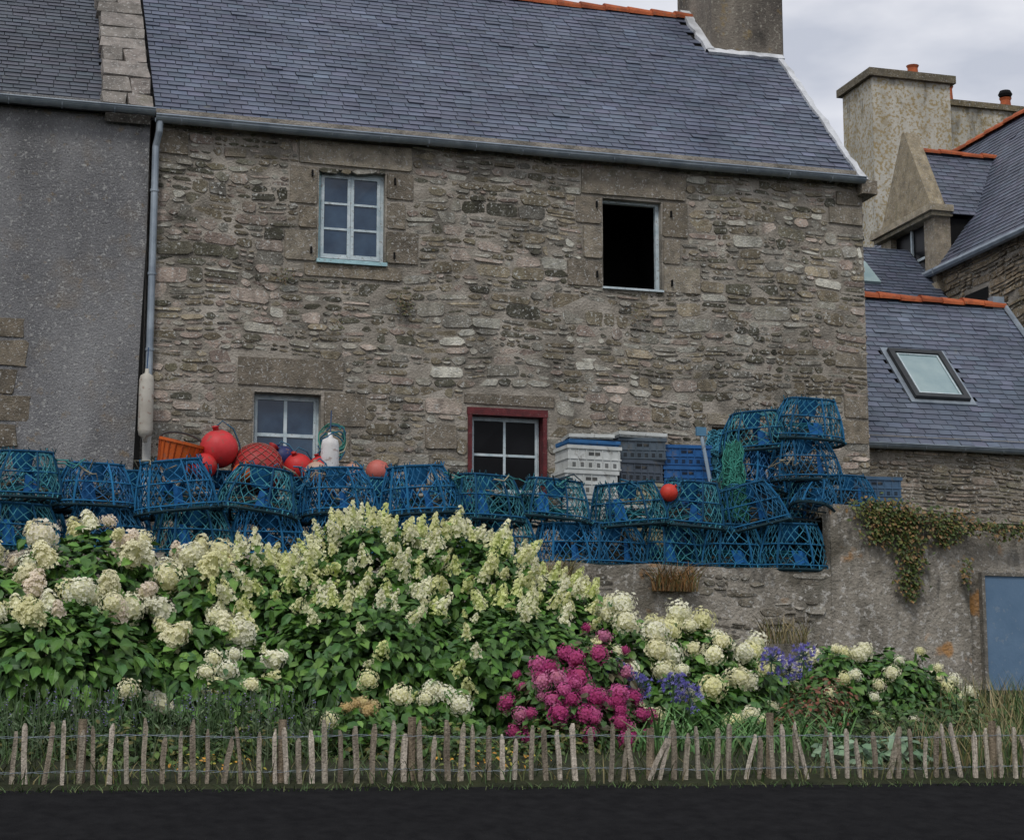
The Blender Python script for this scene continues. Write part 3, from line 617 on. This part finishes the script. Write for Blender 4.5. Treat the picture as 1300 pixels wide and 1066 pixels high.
mb.obj('coiled_rope',m_blue)
mb=MB(); tube(mb,[(6.35,-2.0,3.5),(6.1,-1.9,5.05)],.022,8,(.35,.45,.55),cap=True); box(mb,6.04,6.16,-1.93,-1.89,5.0,5.10,(.1,.25,.4)); mb.obj('boat_hook_pole',m_plastic)
def netheap(name,u,v,z0,z1,w,c,seed):
    r=random.Random(seed); mb=MB()
    for k in range(60):
        a=r.uniform(-1,1); pts=[]
        for i in range(9):
            t=i/8; z=z1-(z1-z0)*t; ww=w*(.45+.6*t**.7)
            pts.append((u+ww*a+.03*math.sin(t*9+k)+r.uniform(-.02,.02),v-.16*math.cos(a*1.5)*(.4+t)+r.uniform(-.02,.02),z+.03*math.sin(k)))
        tube(mb,pts,.006,4,np.array(c)*r.uniform(.4,1.4))
    for k in range(30):
        t=r.random(); z=z1-(z1-z0)*t; ww=w*(.45+.6*t**.7)
        tube(mb,[(u+ww*math.sin(a),v-.18*math.cos(a)*(.4+t),z+.05*math.sin(3*a+k)) for a in np.linspace(-1.5,1.5,10)],.006,4,np.array(c)*r.uniform(.4,1.4))
    def cf(a,b):
        t=1-b; ww=w*(.45+.6*t**.7)*.95; an_=-1.5+3*a
        return (u+ww*math.sin(an_),v-.13*math.cos(an_)*(.4+t)+.03*noise.noise(Vector((a*9,b*5,seed))),z0+(z1-z0)*b)
    grid(mb,cf,16,10); mb.C[-1]=np.tile(np.array(c)*.4,(17*11,1))
    return mb.obj(name,m_blue)
netheap('green_fishing_net',6.38,-2.15,4.0,4.88,.17,(.045,.21,.165),4); netheap('blue_tarpaulin_bundle',6.5,-1.45,4.5,5.12,.24,(.06,.24,.33),9)
mb=MB(); box(mb,6.2,7.1,-1.85,-.9,3.43,4.5,(.05,.06,.07)); 
for i in range(5): box(mb,6.18,7.12,-1.87,-1.853,3.5+.2*i,3.56+.2*i,(.09,.09,.09))
mb.obj('fish_bin',m_plastic)
# ------------------------------------------------------------ vegetation
def rotm(n,k,twist=None,r=rng):
    n=n/np.linalg.norm(n,axis=1,keepdims=True)
    if twist is None: a=r.normal(size=(k,3))
    else: a=twist
    y=a-(a*n).sum(1,keepdims=True)*n; y/=np.linalg.norm(y,axis=1,keepdims=True)+1e-9
    x=np.cross(y,n); return np.stack([x,y,n],axis=2)
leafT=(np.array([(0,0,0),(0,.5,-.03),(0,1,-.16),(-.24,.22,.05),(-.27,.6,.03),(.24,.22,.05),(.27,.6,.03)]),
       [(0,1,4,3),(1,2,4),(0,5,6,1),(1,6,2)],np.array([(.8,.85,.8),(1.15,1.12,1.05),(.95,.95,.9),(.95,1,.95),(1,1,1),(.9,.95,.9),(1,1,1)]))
def floretT(seed,pts,nrm,size):
    r=np.random.default_rng(seed); V=[];F=[];C=[]
    for p,n in zip(pts,nrm):
        n=n+r.normal(size=3)*.25; n/=np.linalg.norm(n); a=r.normal(size=3); y=np.cross(n,a); y/=np.linalg.norm(y); x=np.cross(y,n)
        s=size*r.uniform(.8,1.2); k=r.uniform(.88,1.06)
        for q in range(4):
            th=q*math.pi/2; d=x*math.cos(th)+y*math.sin(th); e=-x*math.sin(th)+y*math.cos(th); b=len(V)
            V+= [p-n*s*.1,p+d*s*.55+e*s*.42+n*s*.12,p+d*s*1.0+n*s*.05,p+d*s*.55-e*s*.42+n*s*.12]
            F.append((b,b+1,b+2,b+3)); C+= [(k*.92,k*.92,k*.80),(k,k,k),(k,k,k),(k,k,k)]
    return (np.array(V),F,np.array(C))
def sph(n,seed,flat=.85):
    r=np.random.default_rng(seed); i=np.arange(n)+.5; ph=np.arccos(1-1.75*i/n); th=math.pi*(1+5**.5)*i
    P=np.stack([np.cos(th)*np.sin(ph),np.sin(th)*np.sin(ph),np.cos(ph)],1); Nn=P.copy()
    lump=np.array([noise.noise(Vector(p)*1.6+Vector((seed*7,0,0))) for p in P])[:,None]
    P=P*(1+.5*lump+.09*r.normal(size=(n,1))); P[:,2]*=flat; return P,Nn
mop=[floretT(i,*sph(100,i,.8+.15*(i%3)),.18) for i in range(5)]
def addcore(T,prof,colr):
    mb=MB(); lathe(mb,prof,colr,8); V=np.concatenate(mb.V); n=len(T[0]); return (np.vstack([T[0],V]),T[1]+[tuple(i+n for i in q) for q in mb.F],np.vstack([T[2],np.concatenate(mb.C)]))
mop=[addcore(t,[(.001,-.6),(.55,-.4),(.78,0),(.62,.45),(.001,.65)],(.85,.86,.68)) for t in mop]
def cone(n,seed):
    r=np.random.default_rng(seed); z=r.random(n)**1.25; th=r.random(n)*6.283; rad=.42*(1-z)**.75+.05
    rad=rad*r.uniform(.75,1.2,n); P=np.stack([rad*np.cos(th),rad*np.sin(th),z*1.3],1); Nn=np.stack([np.cos(th),np.sin(th),.5+0*z],1); return P,Nn
pan=[floretT(10+i,*cone(55,i),.13) for i in range(5)]
pan=[addcore(t,[(.001,-.02),(.24,.05),(.16,.55),(.05,1.0),(.001,1.05)],(.8,.85,.6)) for t in pan]
def pcone(n,seed):
    r=np.random.default_rng(seed+50); z=r.random(n)**1.1; th=r.random(n)*6.283; rad=.85*np.sqrt(np.clip(1-z,0,1))*(.75+.25*z)+.08
    rad=rad*r.uniform(.8,1.12,n); P=np.stack([rad*np.cos(th),rad*np.sin(th),z*1.75-.5],1); Nn=np.stack([np.cos(th),np.sin(th),.4+z],1); return P,Nn
pm=[addcore(floretT(30+i,*pcone(120,i),.17),[(.001,-.55),(.62,-.4),(.6,.1),(.3,.8),(.001,1.1)],(.85,.86,.68)) for i in range(4)]
def dome_pts(lobes,n,r,shell=(.72,1.0),zmin=1.25,fmin=-.9):
    out=[];nor=[]
    w=np.array([l[3]*l[5]+l[3]*l[4] for l in lobes]); w=w/w.sum()
    while len(out)<n:
        k=r.choice(len(lobes),size=4000,p=w); L=np.array(lobes)[k]
        d=r.normal(size=(4000,3)); d/=np.linalg.norm(d,axis=1,keepdims=True)
        ok=(d[:,1]<.45)&(d[:,2]>fmin); rr=r.uniform(shell[0],shell[1],size=(4000,1))
        lump=np.sin(d[:,0:1]*7+k[:,None]*2.1)*np.sin(d[:,2:3]*6+k[:,None])*.08+1
        p=L[:,:3]+d*L[:,3:6]*rr*lump
        nn=d/L[:,3:6]; nn/=np.linalg.norm(nn,axis=1,keepdims=True)
        for l in lobes:
            q=(p-np.array(l[:3]))/np.array(l[3:6]); ok&=((q**2).sum(1)>shell[0]**2*.8)
        ok&=p[:,2]>zmin
        out.extend(p[ok].tolist()); nor.extend(nn[ok].tolist())
    return np.array(out[:n]),np.array(nor[:n])
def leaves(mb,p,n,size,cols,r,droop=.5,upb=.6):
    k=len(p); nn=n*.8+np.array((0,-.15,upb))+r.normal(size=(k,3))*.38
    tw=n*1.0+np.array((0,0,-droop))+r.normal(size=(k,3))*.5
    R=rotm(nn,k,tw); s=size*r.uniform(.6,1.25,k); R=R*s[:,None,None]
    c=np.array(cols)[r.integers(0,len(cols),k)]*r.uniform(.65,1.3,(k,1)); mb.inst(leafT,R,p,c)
def flowers(mb,Ts,p,n,size,cols,r,upb=.5,sv=(.75,1.2)):
    k=len(p); nn=n+np.array((0,-.25,upb))+r.normal(size=(k,3))*.28; R=rotm(nn,k,None,r)*(size*r.uniform(*sv,k))[:,None,None]
    c=np.array(cols)[r.integers(0,len(cols),k)]*r.uniform(.9,1.06,(k,1)); ti=r.integers(0,len(Ts),k)
    for j in range(len(Ts)):
        s=ti==j
        if s.any(): mb.inst(Ts[j],R[s],p[s],c[s])
def thin(p,n,d,r,maxn):
    keep=[]
    for i in range(len(p)):
        if all(np.sum((p[i]-p[j])**2)>d*d for j in keep): keep.append(i)
        if len(keep)>=maxn: break
    return p[keep],n[keep]
LG=[(.055,.14,.022),(.08,.185,.03),(.045,.11,.02),(.115,.22,.045),(.05,.125,.035)]
def bush(name,lobes,nleaf,lsize,lcols,nfl,fsize,fcols,Ts,seed,spacing=.2,ffilt=None,sv=(.75,1.2),fshell=(.98,1.08),upb=.5):
    r=np.random.default_rng(seed); b=E(name,(0,0,0)); mb=MB()
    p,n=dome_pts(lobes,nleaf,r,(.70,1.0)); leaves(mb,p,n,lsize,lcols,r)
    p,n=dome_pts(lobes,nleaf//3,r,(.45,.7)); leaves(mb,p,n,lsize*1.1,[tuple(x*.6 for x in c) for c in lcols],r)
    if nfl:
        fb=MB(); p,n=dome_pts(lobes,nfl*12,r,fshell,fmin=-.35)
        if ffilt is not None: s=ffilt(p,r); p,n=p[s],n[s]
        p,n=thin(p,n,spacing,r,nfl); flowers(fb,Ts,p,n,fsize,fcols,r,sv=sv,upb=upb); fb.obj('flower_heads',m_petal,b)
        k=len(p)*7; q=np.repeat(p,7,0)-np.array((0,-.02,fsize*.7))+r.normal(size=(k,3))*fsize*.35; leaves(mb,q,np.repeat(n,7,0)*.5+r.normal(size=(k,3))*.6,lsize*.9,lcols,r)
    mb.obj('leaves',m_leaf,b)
    mb=MB()
    for l in lobes:
        for k in range(9):
            x=l[0]+r.uniform(-.7,.7)*l[3]; tube(mb,[(l[0]+r.uniform(-.2,.2),l[1]+.1,1.35),((l[0]+x)/2,l[1],(1.35+l[2])/2),(x,l[1]+r.uniform(-.4,.4)*l[4],l[2]+l[5]*.5)],[.018,.012,.007],5,(.14,.09,.05))
    mb.obj('stems',m_wood,b)
    return b
CR=[(.90,.86,.62),(.93,.90,.70),(.87,.84,.53),(.93,.91,.76)]
CRP=CR+CR+[(.90,.79,.68),(.92,.86,.74)]
PN=[(.88,.87,.53),(.91,.90,.64),(.80,.84,.42),(.93,.91,.70)]
bush('white_hydrangea_bush',[(-1.9,-4.6,2.42,.9,.9,.72),(-.95,-4.4,2.60,.72,.8,.82),(-.1,-4.3,2.44,.7,.8,.78),(-1.2,-5.3,2.1,1.0,.8,.6),(.1,-5.2,2.0,.7,.7,.6)],7000,.145,LG,92,.12,CRP,mop[:3]+pm,1,spacing=.20,
     ffilt=lambda p,r:(r.random(len(p))<np.clip((p[:,2]-2.3)/.5,.06,1)),sv=(.6,1.3),fshell=(.98,1.22),upb=.25)
bush('panicle_hydrangea_bush',[(1.7,-4.3,2.65,.85,.9,.92),(2.6,-4.2,2.5,.9,.9,.98),(.75,-4.5,2.36,.75,.9,.83),(3.35,-4.5,2.25,.75,.9,.8),(1.5,-5.4,2.05,1.1,.8,.75),(2.7,-5.5,1.95,1.0,.8,.75),(.4,-5.4,1.8,.6,.7,.6)],13000,.13,LG,370,.118,PN,pan,2,spacing=.10,
     ffilt=lambda p,r:(r.random(len(p))<np.clip((p[:,2]-2.45)/.6,.09,1)**1.4),sv=(.55,1.4),fshell=(.98,1.14))
bush('pink_hydrangea_bush',[(2.95,-6.7,1.62,.42,.35,.35),(3.35,-6.5,1.6,.3,.3,.4),(3.35,-6.2,2.05,.28,.3,.38),(2.75,-6.5,1.85,.25,.3,.3)],1500,.10,[(.045,.10,.02),(.08,.07,.035),(.05,.12,.025)],78,.070,[(.56,.09,.28),(.66,.15,.38),(.46,.06,.22),(.66,.24,.42)],mop,3,spacing=.09,sv=(.5,1.25),fshell=(.9,1.28))
bush('white_hydrangea_bush',[(4.05,-4.9,2.05,.5,.7,.70),(4.75,-4.8,2.0,.6,.7,.66),(5.3,-4.8,1.85,.5,.7,.6),(4.5,-5.5,1.7,.8,.5,.5)],3800,.125,LG,58,.11,CR,mop,4,spacing=.17,ffilt=lambda p,r:(r.random(len(p))<np.clip((p[:,2]-2.0)/.5,.12,1)),sv=(.6,1.2),fshell=(.98,1.15))
bush('white_hydrangea_bush',[(6.3,-4.6,1.9,.5,.6,.58),(7.0,-4.5,1.85,.6,.6,.6),(7.5,-4.4,1.7,.45,.5,.5)],3300,.11,LG,38,.085,CR,mop,5,spacing=.17,sv=(.55,1.25),fshell=(.98,1.2))
def loose(name,pts,Ts,size,cols,seed):
    r=np.random.default_rng(seed); b=E(name); mb=MB(); p=np.array(pts,float); k=len(p)
    flowers(mb,Ts,p,np.tile((0,-.3,.7),(k,1)),size,cols,r); mb.obj('flower_heads',m_petal,b)
    mb=MB()
    for q in p: tube(mb,[(q[0]+r.uniform(-.1,.1),q[1]+.15,1.3),(q[0]+r.uniform(-.04,.04),q[1]+.06,(1.3+q[2])/2),tuple(q)],.006,4,(.06,.09,.03))
    mb.obj('stems',m_leaf,b)
    mb=MB(); n=k*30; pp=p[r.integers(0,k,n)]+r.normal(size=(n,3))*(.13,.1,.13)-np.array((0,-.05,.22)); leaves(mb,pp,np.tile((0,-.6,.6),(n,1))+r.normal(size=(n,3))*.4,.12,LG,r); mb.obj('leaves',m_leaf,b); return b
loose('white_hydrangea_plant',[(-.05,-6.6,2.22),(.05,-6.7,2.12),(-.12,-6.7,2.10),(.12,-6.6,2.25),(1.72,-6.8,1.98),(1.82,-6.8,1.94),(1.65,-6.85,1.90),(1.93,-6.9,1.85),(.75,-7.4,1.72),(-.75,-7,1.95),(.2,-7,2.0),(1.45,-6.8,1.92),(1.2,-6.7,2.05),(4.6,-6.3,1.72),(4.75,-6.3,1.78),(4.9,-6.2,1.72),(4.2,-6.2,1.95)],mop,.08,CR,6)
loose('faded_hydrangea_plant',[(1.05,-7.2,1.86),(.97,-7.25,1.85),(1.13,-7.25,1.84),(.9,-7.3,1.82),(1.08,-7.3,1.80)],mop,.06,[(.65,.48,.25),(.7,.58,.33)],7)
def agap(name,pts,seed):
    r=random.Random(seed); b=E(name); fl=MB(); st=MB()
    for (u,v,z) in pts:
        tube(st,[(u+r.uniform(-.05,.05),v+.05,1.4),(u,v,z)],.007,5,(.05,.11,.03))
        for k in range(60):
            d=Vector((r.gauss(0,1),r.gauss(0,1),r.gauss(.35,1))).normalized(); L=r.uniform(.07,.125); e=Vector((u,v,z))+d*L
            c=pick([(.20,.18,.56),(.27,.25,.64),(.15,.14,.42),(.36,.33,.66)],r,.15)
            tube(st,[(u,v,z),tuple(e)],.002,3,(.06,.1,.1))
            x=d.cross(Vector((.3,.2,1))).normalized(); y=d.cross(x)
            for q in range(5):
                t=q*1.2566; o=x*math.cos(t)+y*math.sin(t); o2=x*math.cos(t+.5)+y*math.sin(t+.5); o3=x*math.cos(t-.5)+y*math.sin(t-.5)
                fl.add([e,e+o2*.010+d*.018,e+o*.024+d*.03,e+o3*.010+d*.018],[(0,1,2,3)],c)
    fl.obj('blue_flowers',m_petal,b); st.obj('stems',m_leaf,b); return b
agap('agapanthus',[(5.12,-5.95,2.28),(5.32,-5.9,2.20),(5.42,-6,2.32)],1); agap('agapanthus',[(3.50,-6.3,2.14),(3.68,-6.35,2.02),(4.02,-6.3,2.04),(4.18,-6.3,1.94)],2)
def blades(name,boxes,seed,mat=m_leaf):
    r=np.random.default_rng(seed); mb=MB()
    for (u0,u1,v0,v1,z,h,w,num,cols,arch) in boxes:
        for i in range(num):
            x=r.uniform(u0,u1);y=r.uniform(v0,v1);a=r.uniform(0,6.28);hh=h*r.uniform(.5,1.15);lean=hh*arch*r.uniform(.3,1.2)
            d=np.array((math.cos(a),math.sin(a),0));s=np.array((-math.sin(a),math.cos(a),0))*w*r.uniform(.7,1.2)
            if r.random()<.6: s=np.array((w,0,0))*r.uniform(.7,1.2)
            b=np.array((x,y,z)); P=[]
            for t in (0,.4,.75,1): 
                c=b+d*lean*t**2+np.array((0,0,hh*(t-.28*arch*t*t))); ww=s*(1-t**2.2)+s*.04; P+= [c-ww,c+ww]
            c=np.array(cols[r.integers(0,len(cols))])*r.uniform(.7,1.3); cc=np.tile(c,(8,1)); cc[:2]*=.6
            mb.add(P,[(0,1,3,2),(2,3,5,4),(4,5,7,6)],cc)
    return mb.obj(name,mat)
GG=[(.045,.09,.02),(.07,.12,.035),(.035,.07,.016),(.11,.13,.045)]
DRY=[(.26,.21,.10),(.19,.16,.065),(.13,.14,.045),(.31,.25,.13)]
blades('agapanthus_leaves',[(3.3,5.4,-7.2,-6.0,1.3,.66,.013,480,[(.08,.18,.05),(.10,.22,.07),(.13,.26,.08)],.8)],1)
blades('grass_verge',[(-3,8.5,-8.75,-8.5,1.20,.10,.004,1300,GG,.9),(-3,8.5,-8.55,-7.6,1.25,.24,.005,1900,GG+DRY[1:3],.7),(-3,9,-7.8,-6.2,1.28,.42,.006,2000,GG,.6),(5.6,9,-8.3,-6.5,1.28,.62,.006,1100,DRY+GG,.5),(7.2,9.2,-6.8,-3.5,1.5,.75,.006,1300,DRY+GG,.45)],2)
blades('dry_grass_tuft',[(5.2,5.7,-2.75,-2.6,3.15,.42,.005,240,[(.30,.15,.05),(.22,.13,.05),(.15,.14,.05)],.9),(4.0,4.3,-2.75,-2.6,3.2,.4,.005,120,DRY,.8),(6.4,7.0,-2.8,-2.65,2.6,.4,.005,100,DRY,.8)],3)
r=random.Random(31); mb=MB()
for i in range(560):
    x=r.uniform(-2.0,.7); y=r.uniform(-7.6,-6.6); h=r.uniform(.35,.70); lx=r.gauss(0,.07); g=pick([(.07,.12,.05),(.10,.14,.07),(.05,.09,.035)],r)
    tube(mb,[(x,y,1.3),(x+lx*.4,y,1.3+h*.6),(x+lx,y-.02,1.3+h)],.0035,3,g)
    if r.random()<.3:
        fc=pick([(.18,.15,.36),(.25,.20,.32),(.14,.12,.28)],r); 
        for k in range(6):
            z=1.3+h-.02*k; d=Vector((r.gauss(0,1),r.gauss(0,1),.6)).normalized()*.014; p=Vector((x+lx,y-.02,z)); mb.add([p,p+d+Vector((.006,0,0)),p+d*1.3,p+d-Vector((.006,0,0))],[(0,1,2,3)],fc)
    for k in range(6):
        t=r.random()*.85; p=Vector((x+lx*t,y,1.3+h*t)); d=Vector((r.gauss(0,1),r.gauss(0,1)-.3,.8)).normalized()*r.uniform(.05,.1); s=Vector((.009,0,0)); mb.add([p,p+d*.5+s,p+d,p+d*.5-s],[(0,1,2,3)],tuple(q*1.15 for q in g))
mb.obj('lavender_plants',m_leaf)
def lowfoliage(name,regs,seed,mat=m_leaf):
    r=np.random.default_rng(seed); mb=MB()
    for (lobes,n,s,cols) in regs:
        p,nn=dome_pts(lobes,n,r,(.5,1.0),zmin=1.2); leaves(mb,p,nn,s,cols,r,droop=.2)
    return mb.obj(name,mat)
lowfoliage('low_mixed_plants',[([(x,-7.2+.2*math.sin(x*3),1.3,.55,.45,.38+.1*math.sin(x*5)) for x in np.arange(-2.3,3.2,.5)],7500,.065,[(.045,.095,.02),(.03,.07,.015),(.08,.13,.025),(.13,.12,.03)]),
   ([(x,-6.6,1.35,.5,.5,.42+.08*math.sin(x*4)) for x in np.arange(3.2,8.4,.5)],5200,.06,[(.05,.10,.025),(.035,.07,.02),(.09,.14,.04)]),
   ([(x,-5.6,1.5,.5,.5,.5+.08*math.sin(x*7)) for x in np.arange(5.2,8.6,.5)],4000,.075,[(.05,.11,.03),(.04,.08,.025),(.08,.13,.035)])],5)
lowfoliage('red_leaved_shrub',[([(5.4,-6.2,1.75,.35,.3,.28),(5.9,-5.4,1.95,.3,.3,.22)],520,.06,[(.20,.07,.04),(.14,.06,.03),(.06,.11,.03)])],6)
lowfoliage('artichoke_plant',[([(5.0,-7.7,1.42,.35,.25,.25),(5.5,-7.7,1.4,.3,.25,.22)],260,.12,[(.16,.25,.15),(.12,.21,.12),(.20,.29,.19)])],7)
lowfoliage('orange_flowering_groundcover',[([(1.9,-7.9,1.38,.5,.15,.16),(-.2,-7.9,1.36,.4,.15,.14)],300,.035,[(.5,.24,.03),(.35,.3,.04),(.12,.15,.03)])],8)
r=np.random.default_rng(9); mb=MB(); P=[]
for (uc,zt,wd,ln,nn) in ((7.95,4.22,.33,.45,900),(8.3,4.15,.25,1.0,1100),(8.75,4.12,.3,.35,500),(9.6,4.0,1.2,.12,500),(9.0,3.6,.1,.3,60)):
    t=r.random(nn)**1.3; P.append(np.stack([uc+wd*r.normal(size=nn)*.55*(1-.55*t),-2.66-.05*r.random(nn),zt-ln*t+.04*r.normal(size=nn)],1))
P=np.concatenate(P); leaves(mb,P,np.tile((0,-1,.3),(len(P),1))+r.normal(size=(len(P),3))*.3,.055,[(.07,.10,.025),(.12,.12,.03),(.05,.08,.02),(.2,.12,.05)],r); mb.obj('wall_creeper',m_leaf)
mb=MB(); P=[]
for (uc,zc,s,nn) in ((3.0,6.75,.07,90),(1.55,7.0,.06,50),(6.0,6.8,.05,40),(2.2,6.45,.04,25)):
    P.append(np.stack([uc+s*r.normal(size=nn),-.06-.03*r.random(nn),zc+s*r.normal(size=nn)],1))
P=np.concatenate(P); leaves(mb,P,np.tile((0,-1,.3),(len(P),1)),.035,[(.08,.08,.03),(.13,.09,.05)],r); mb.obj('wall_weeds',m_leaf)
# ------------------------------------------------------------ camera, light, world
cam=bpy.data.cameras.new('camera'); co=bpy.data.objects.new('camera',cam); scene.collection.objects.link(co); scene.camera=co
cam.lens=36*2450/1300; cam.sensor_width=36; cam.clip_end=3000
co.location=(-2.163,-22.30,1.6); co.rotation_euler=(math.radians(90+9.3),0,-math.radians(16.4))
sd=bpy.data.lights.new('sun','SUN'); sd.energy=1.5; sd.angle=math.radians(14); sd.color=(1,.97,.93); so=bpy.data.objects.new('sun',sd); scene.collection.objects.link(so)
el,az=math.radians(52),math.radians(-150)
dirv=Vector((math.sin(az)*math.cos(el),math.cos(az)*math.cos(el),math.sin(el))); so.rotation_euler=dirv.to_track_quat('Z','Y').to_euler()
w=bpy.data.worlds.new('World'); scene.world=w; w.use_nodes=True; nt=w.node_tree; N=nt.nodes; L=nt.links
sky=N.new('ShaderNodeTexSky'); sky.sky_type='NISHITA'; sky.sun_disc=False; sky.sun_elevation=el; sky.sun_rotation=az
bg=N['Background']; bg.inputs['Strength'].default_value=.13
tc=N.new('ShaderNodeTexCoord'); mp=N.new('ShaderNodeMapping'); mp.inputs['Scale'].default_value=(1,1,2.5); L.new(tc.outputs['Generated'],mp.inputs['Vector'])
n=N.new('ShaderNodeTexNoise'); n.inputs['Scale'].default_value=7; n.inputs['Detail'].default_value=5; L.new(mp.outputs['Vector'],n.inputs['Vector'])
rr=N.new('ShaderNodeValToRGB'); rr.color_ramp.elements[0].position=.38; rr.color_ramp.elements[1].position=.62; rr.color_ramp.elements[0].color=(4.4,4.6,5.2,1); rr.color_ramp.elements[1].color=(7.0,7.0,7.3,1); L.new(n.outputs['Fac'],rr.inputs['Fac'])
mx=N.new('ShaderNodeMix'); mx.data_type='RGBA'; mx.inputs[0].default_value=.9; L.new(sky.outputs['Color'],mx.inputs[6]); L.new(rr.outputs['Color'],mx.inputs[7]); L.new(mx.outputs[2],bg.inputs['Color'])
scene.view_settings.view_transform='Standard'; scene.view_settings.look='None'; scene.view_settings.exposure=0
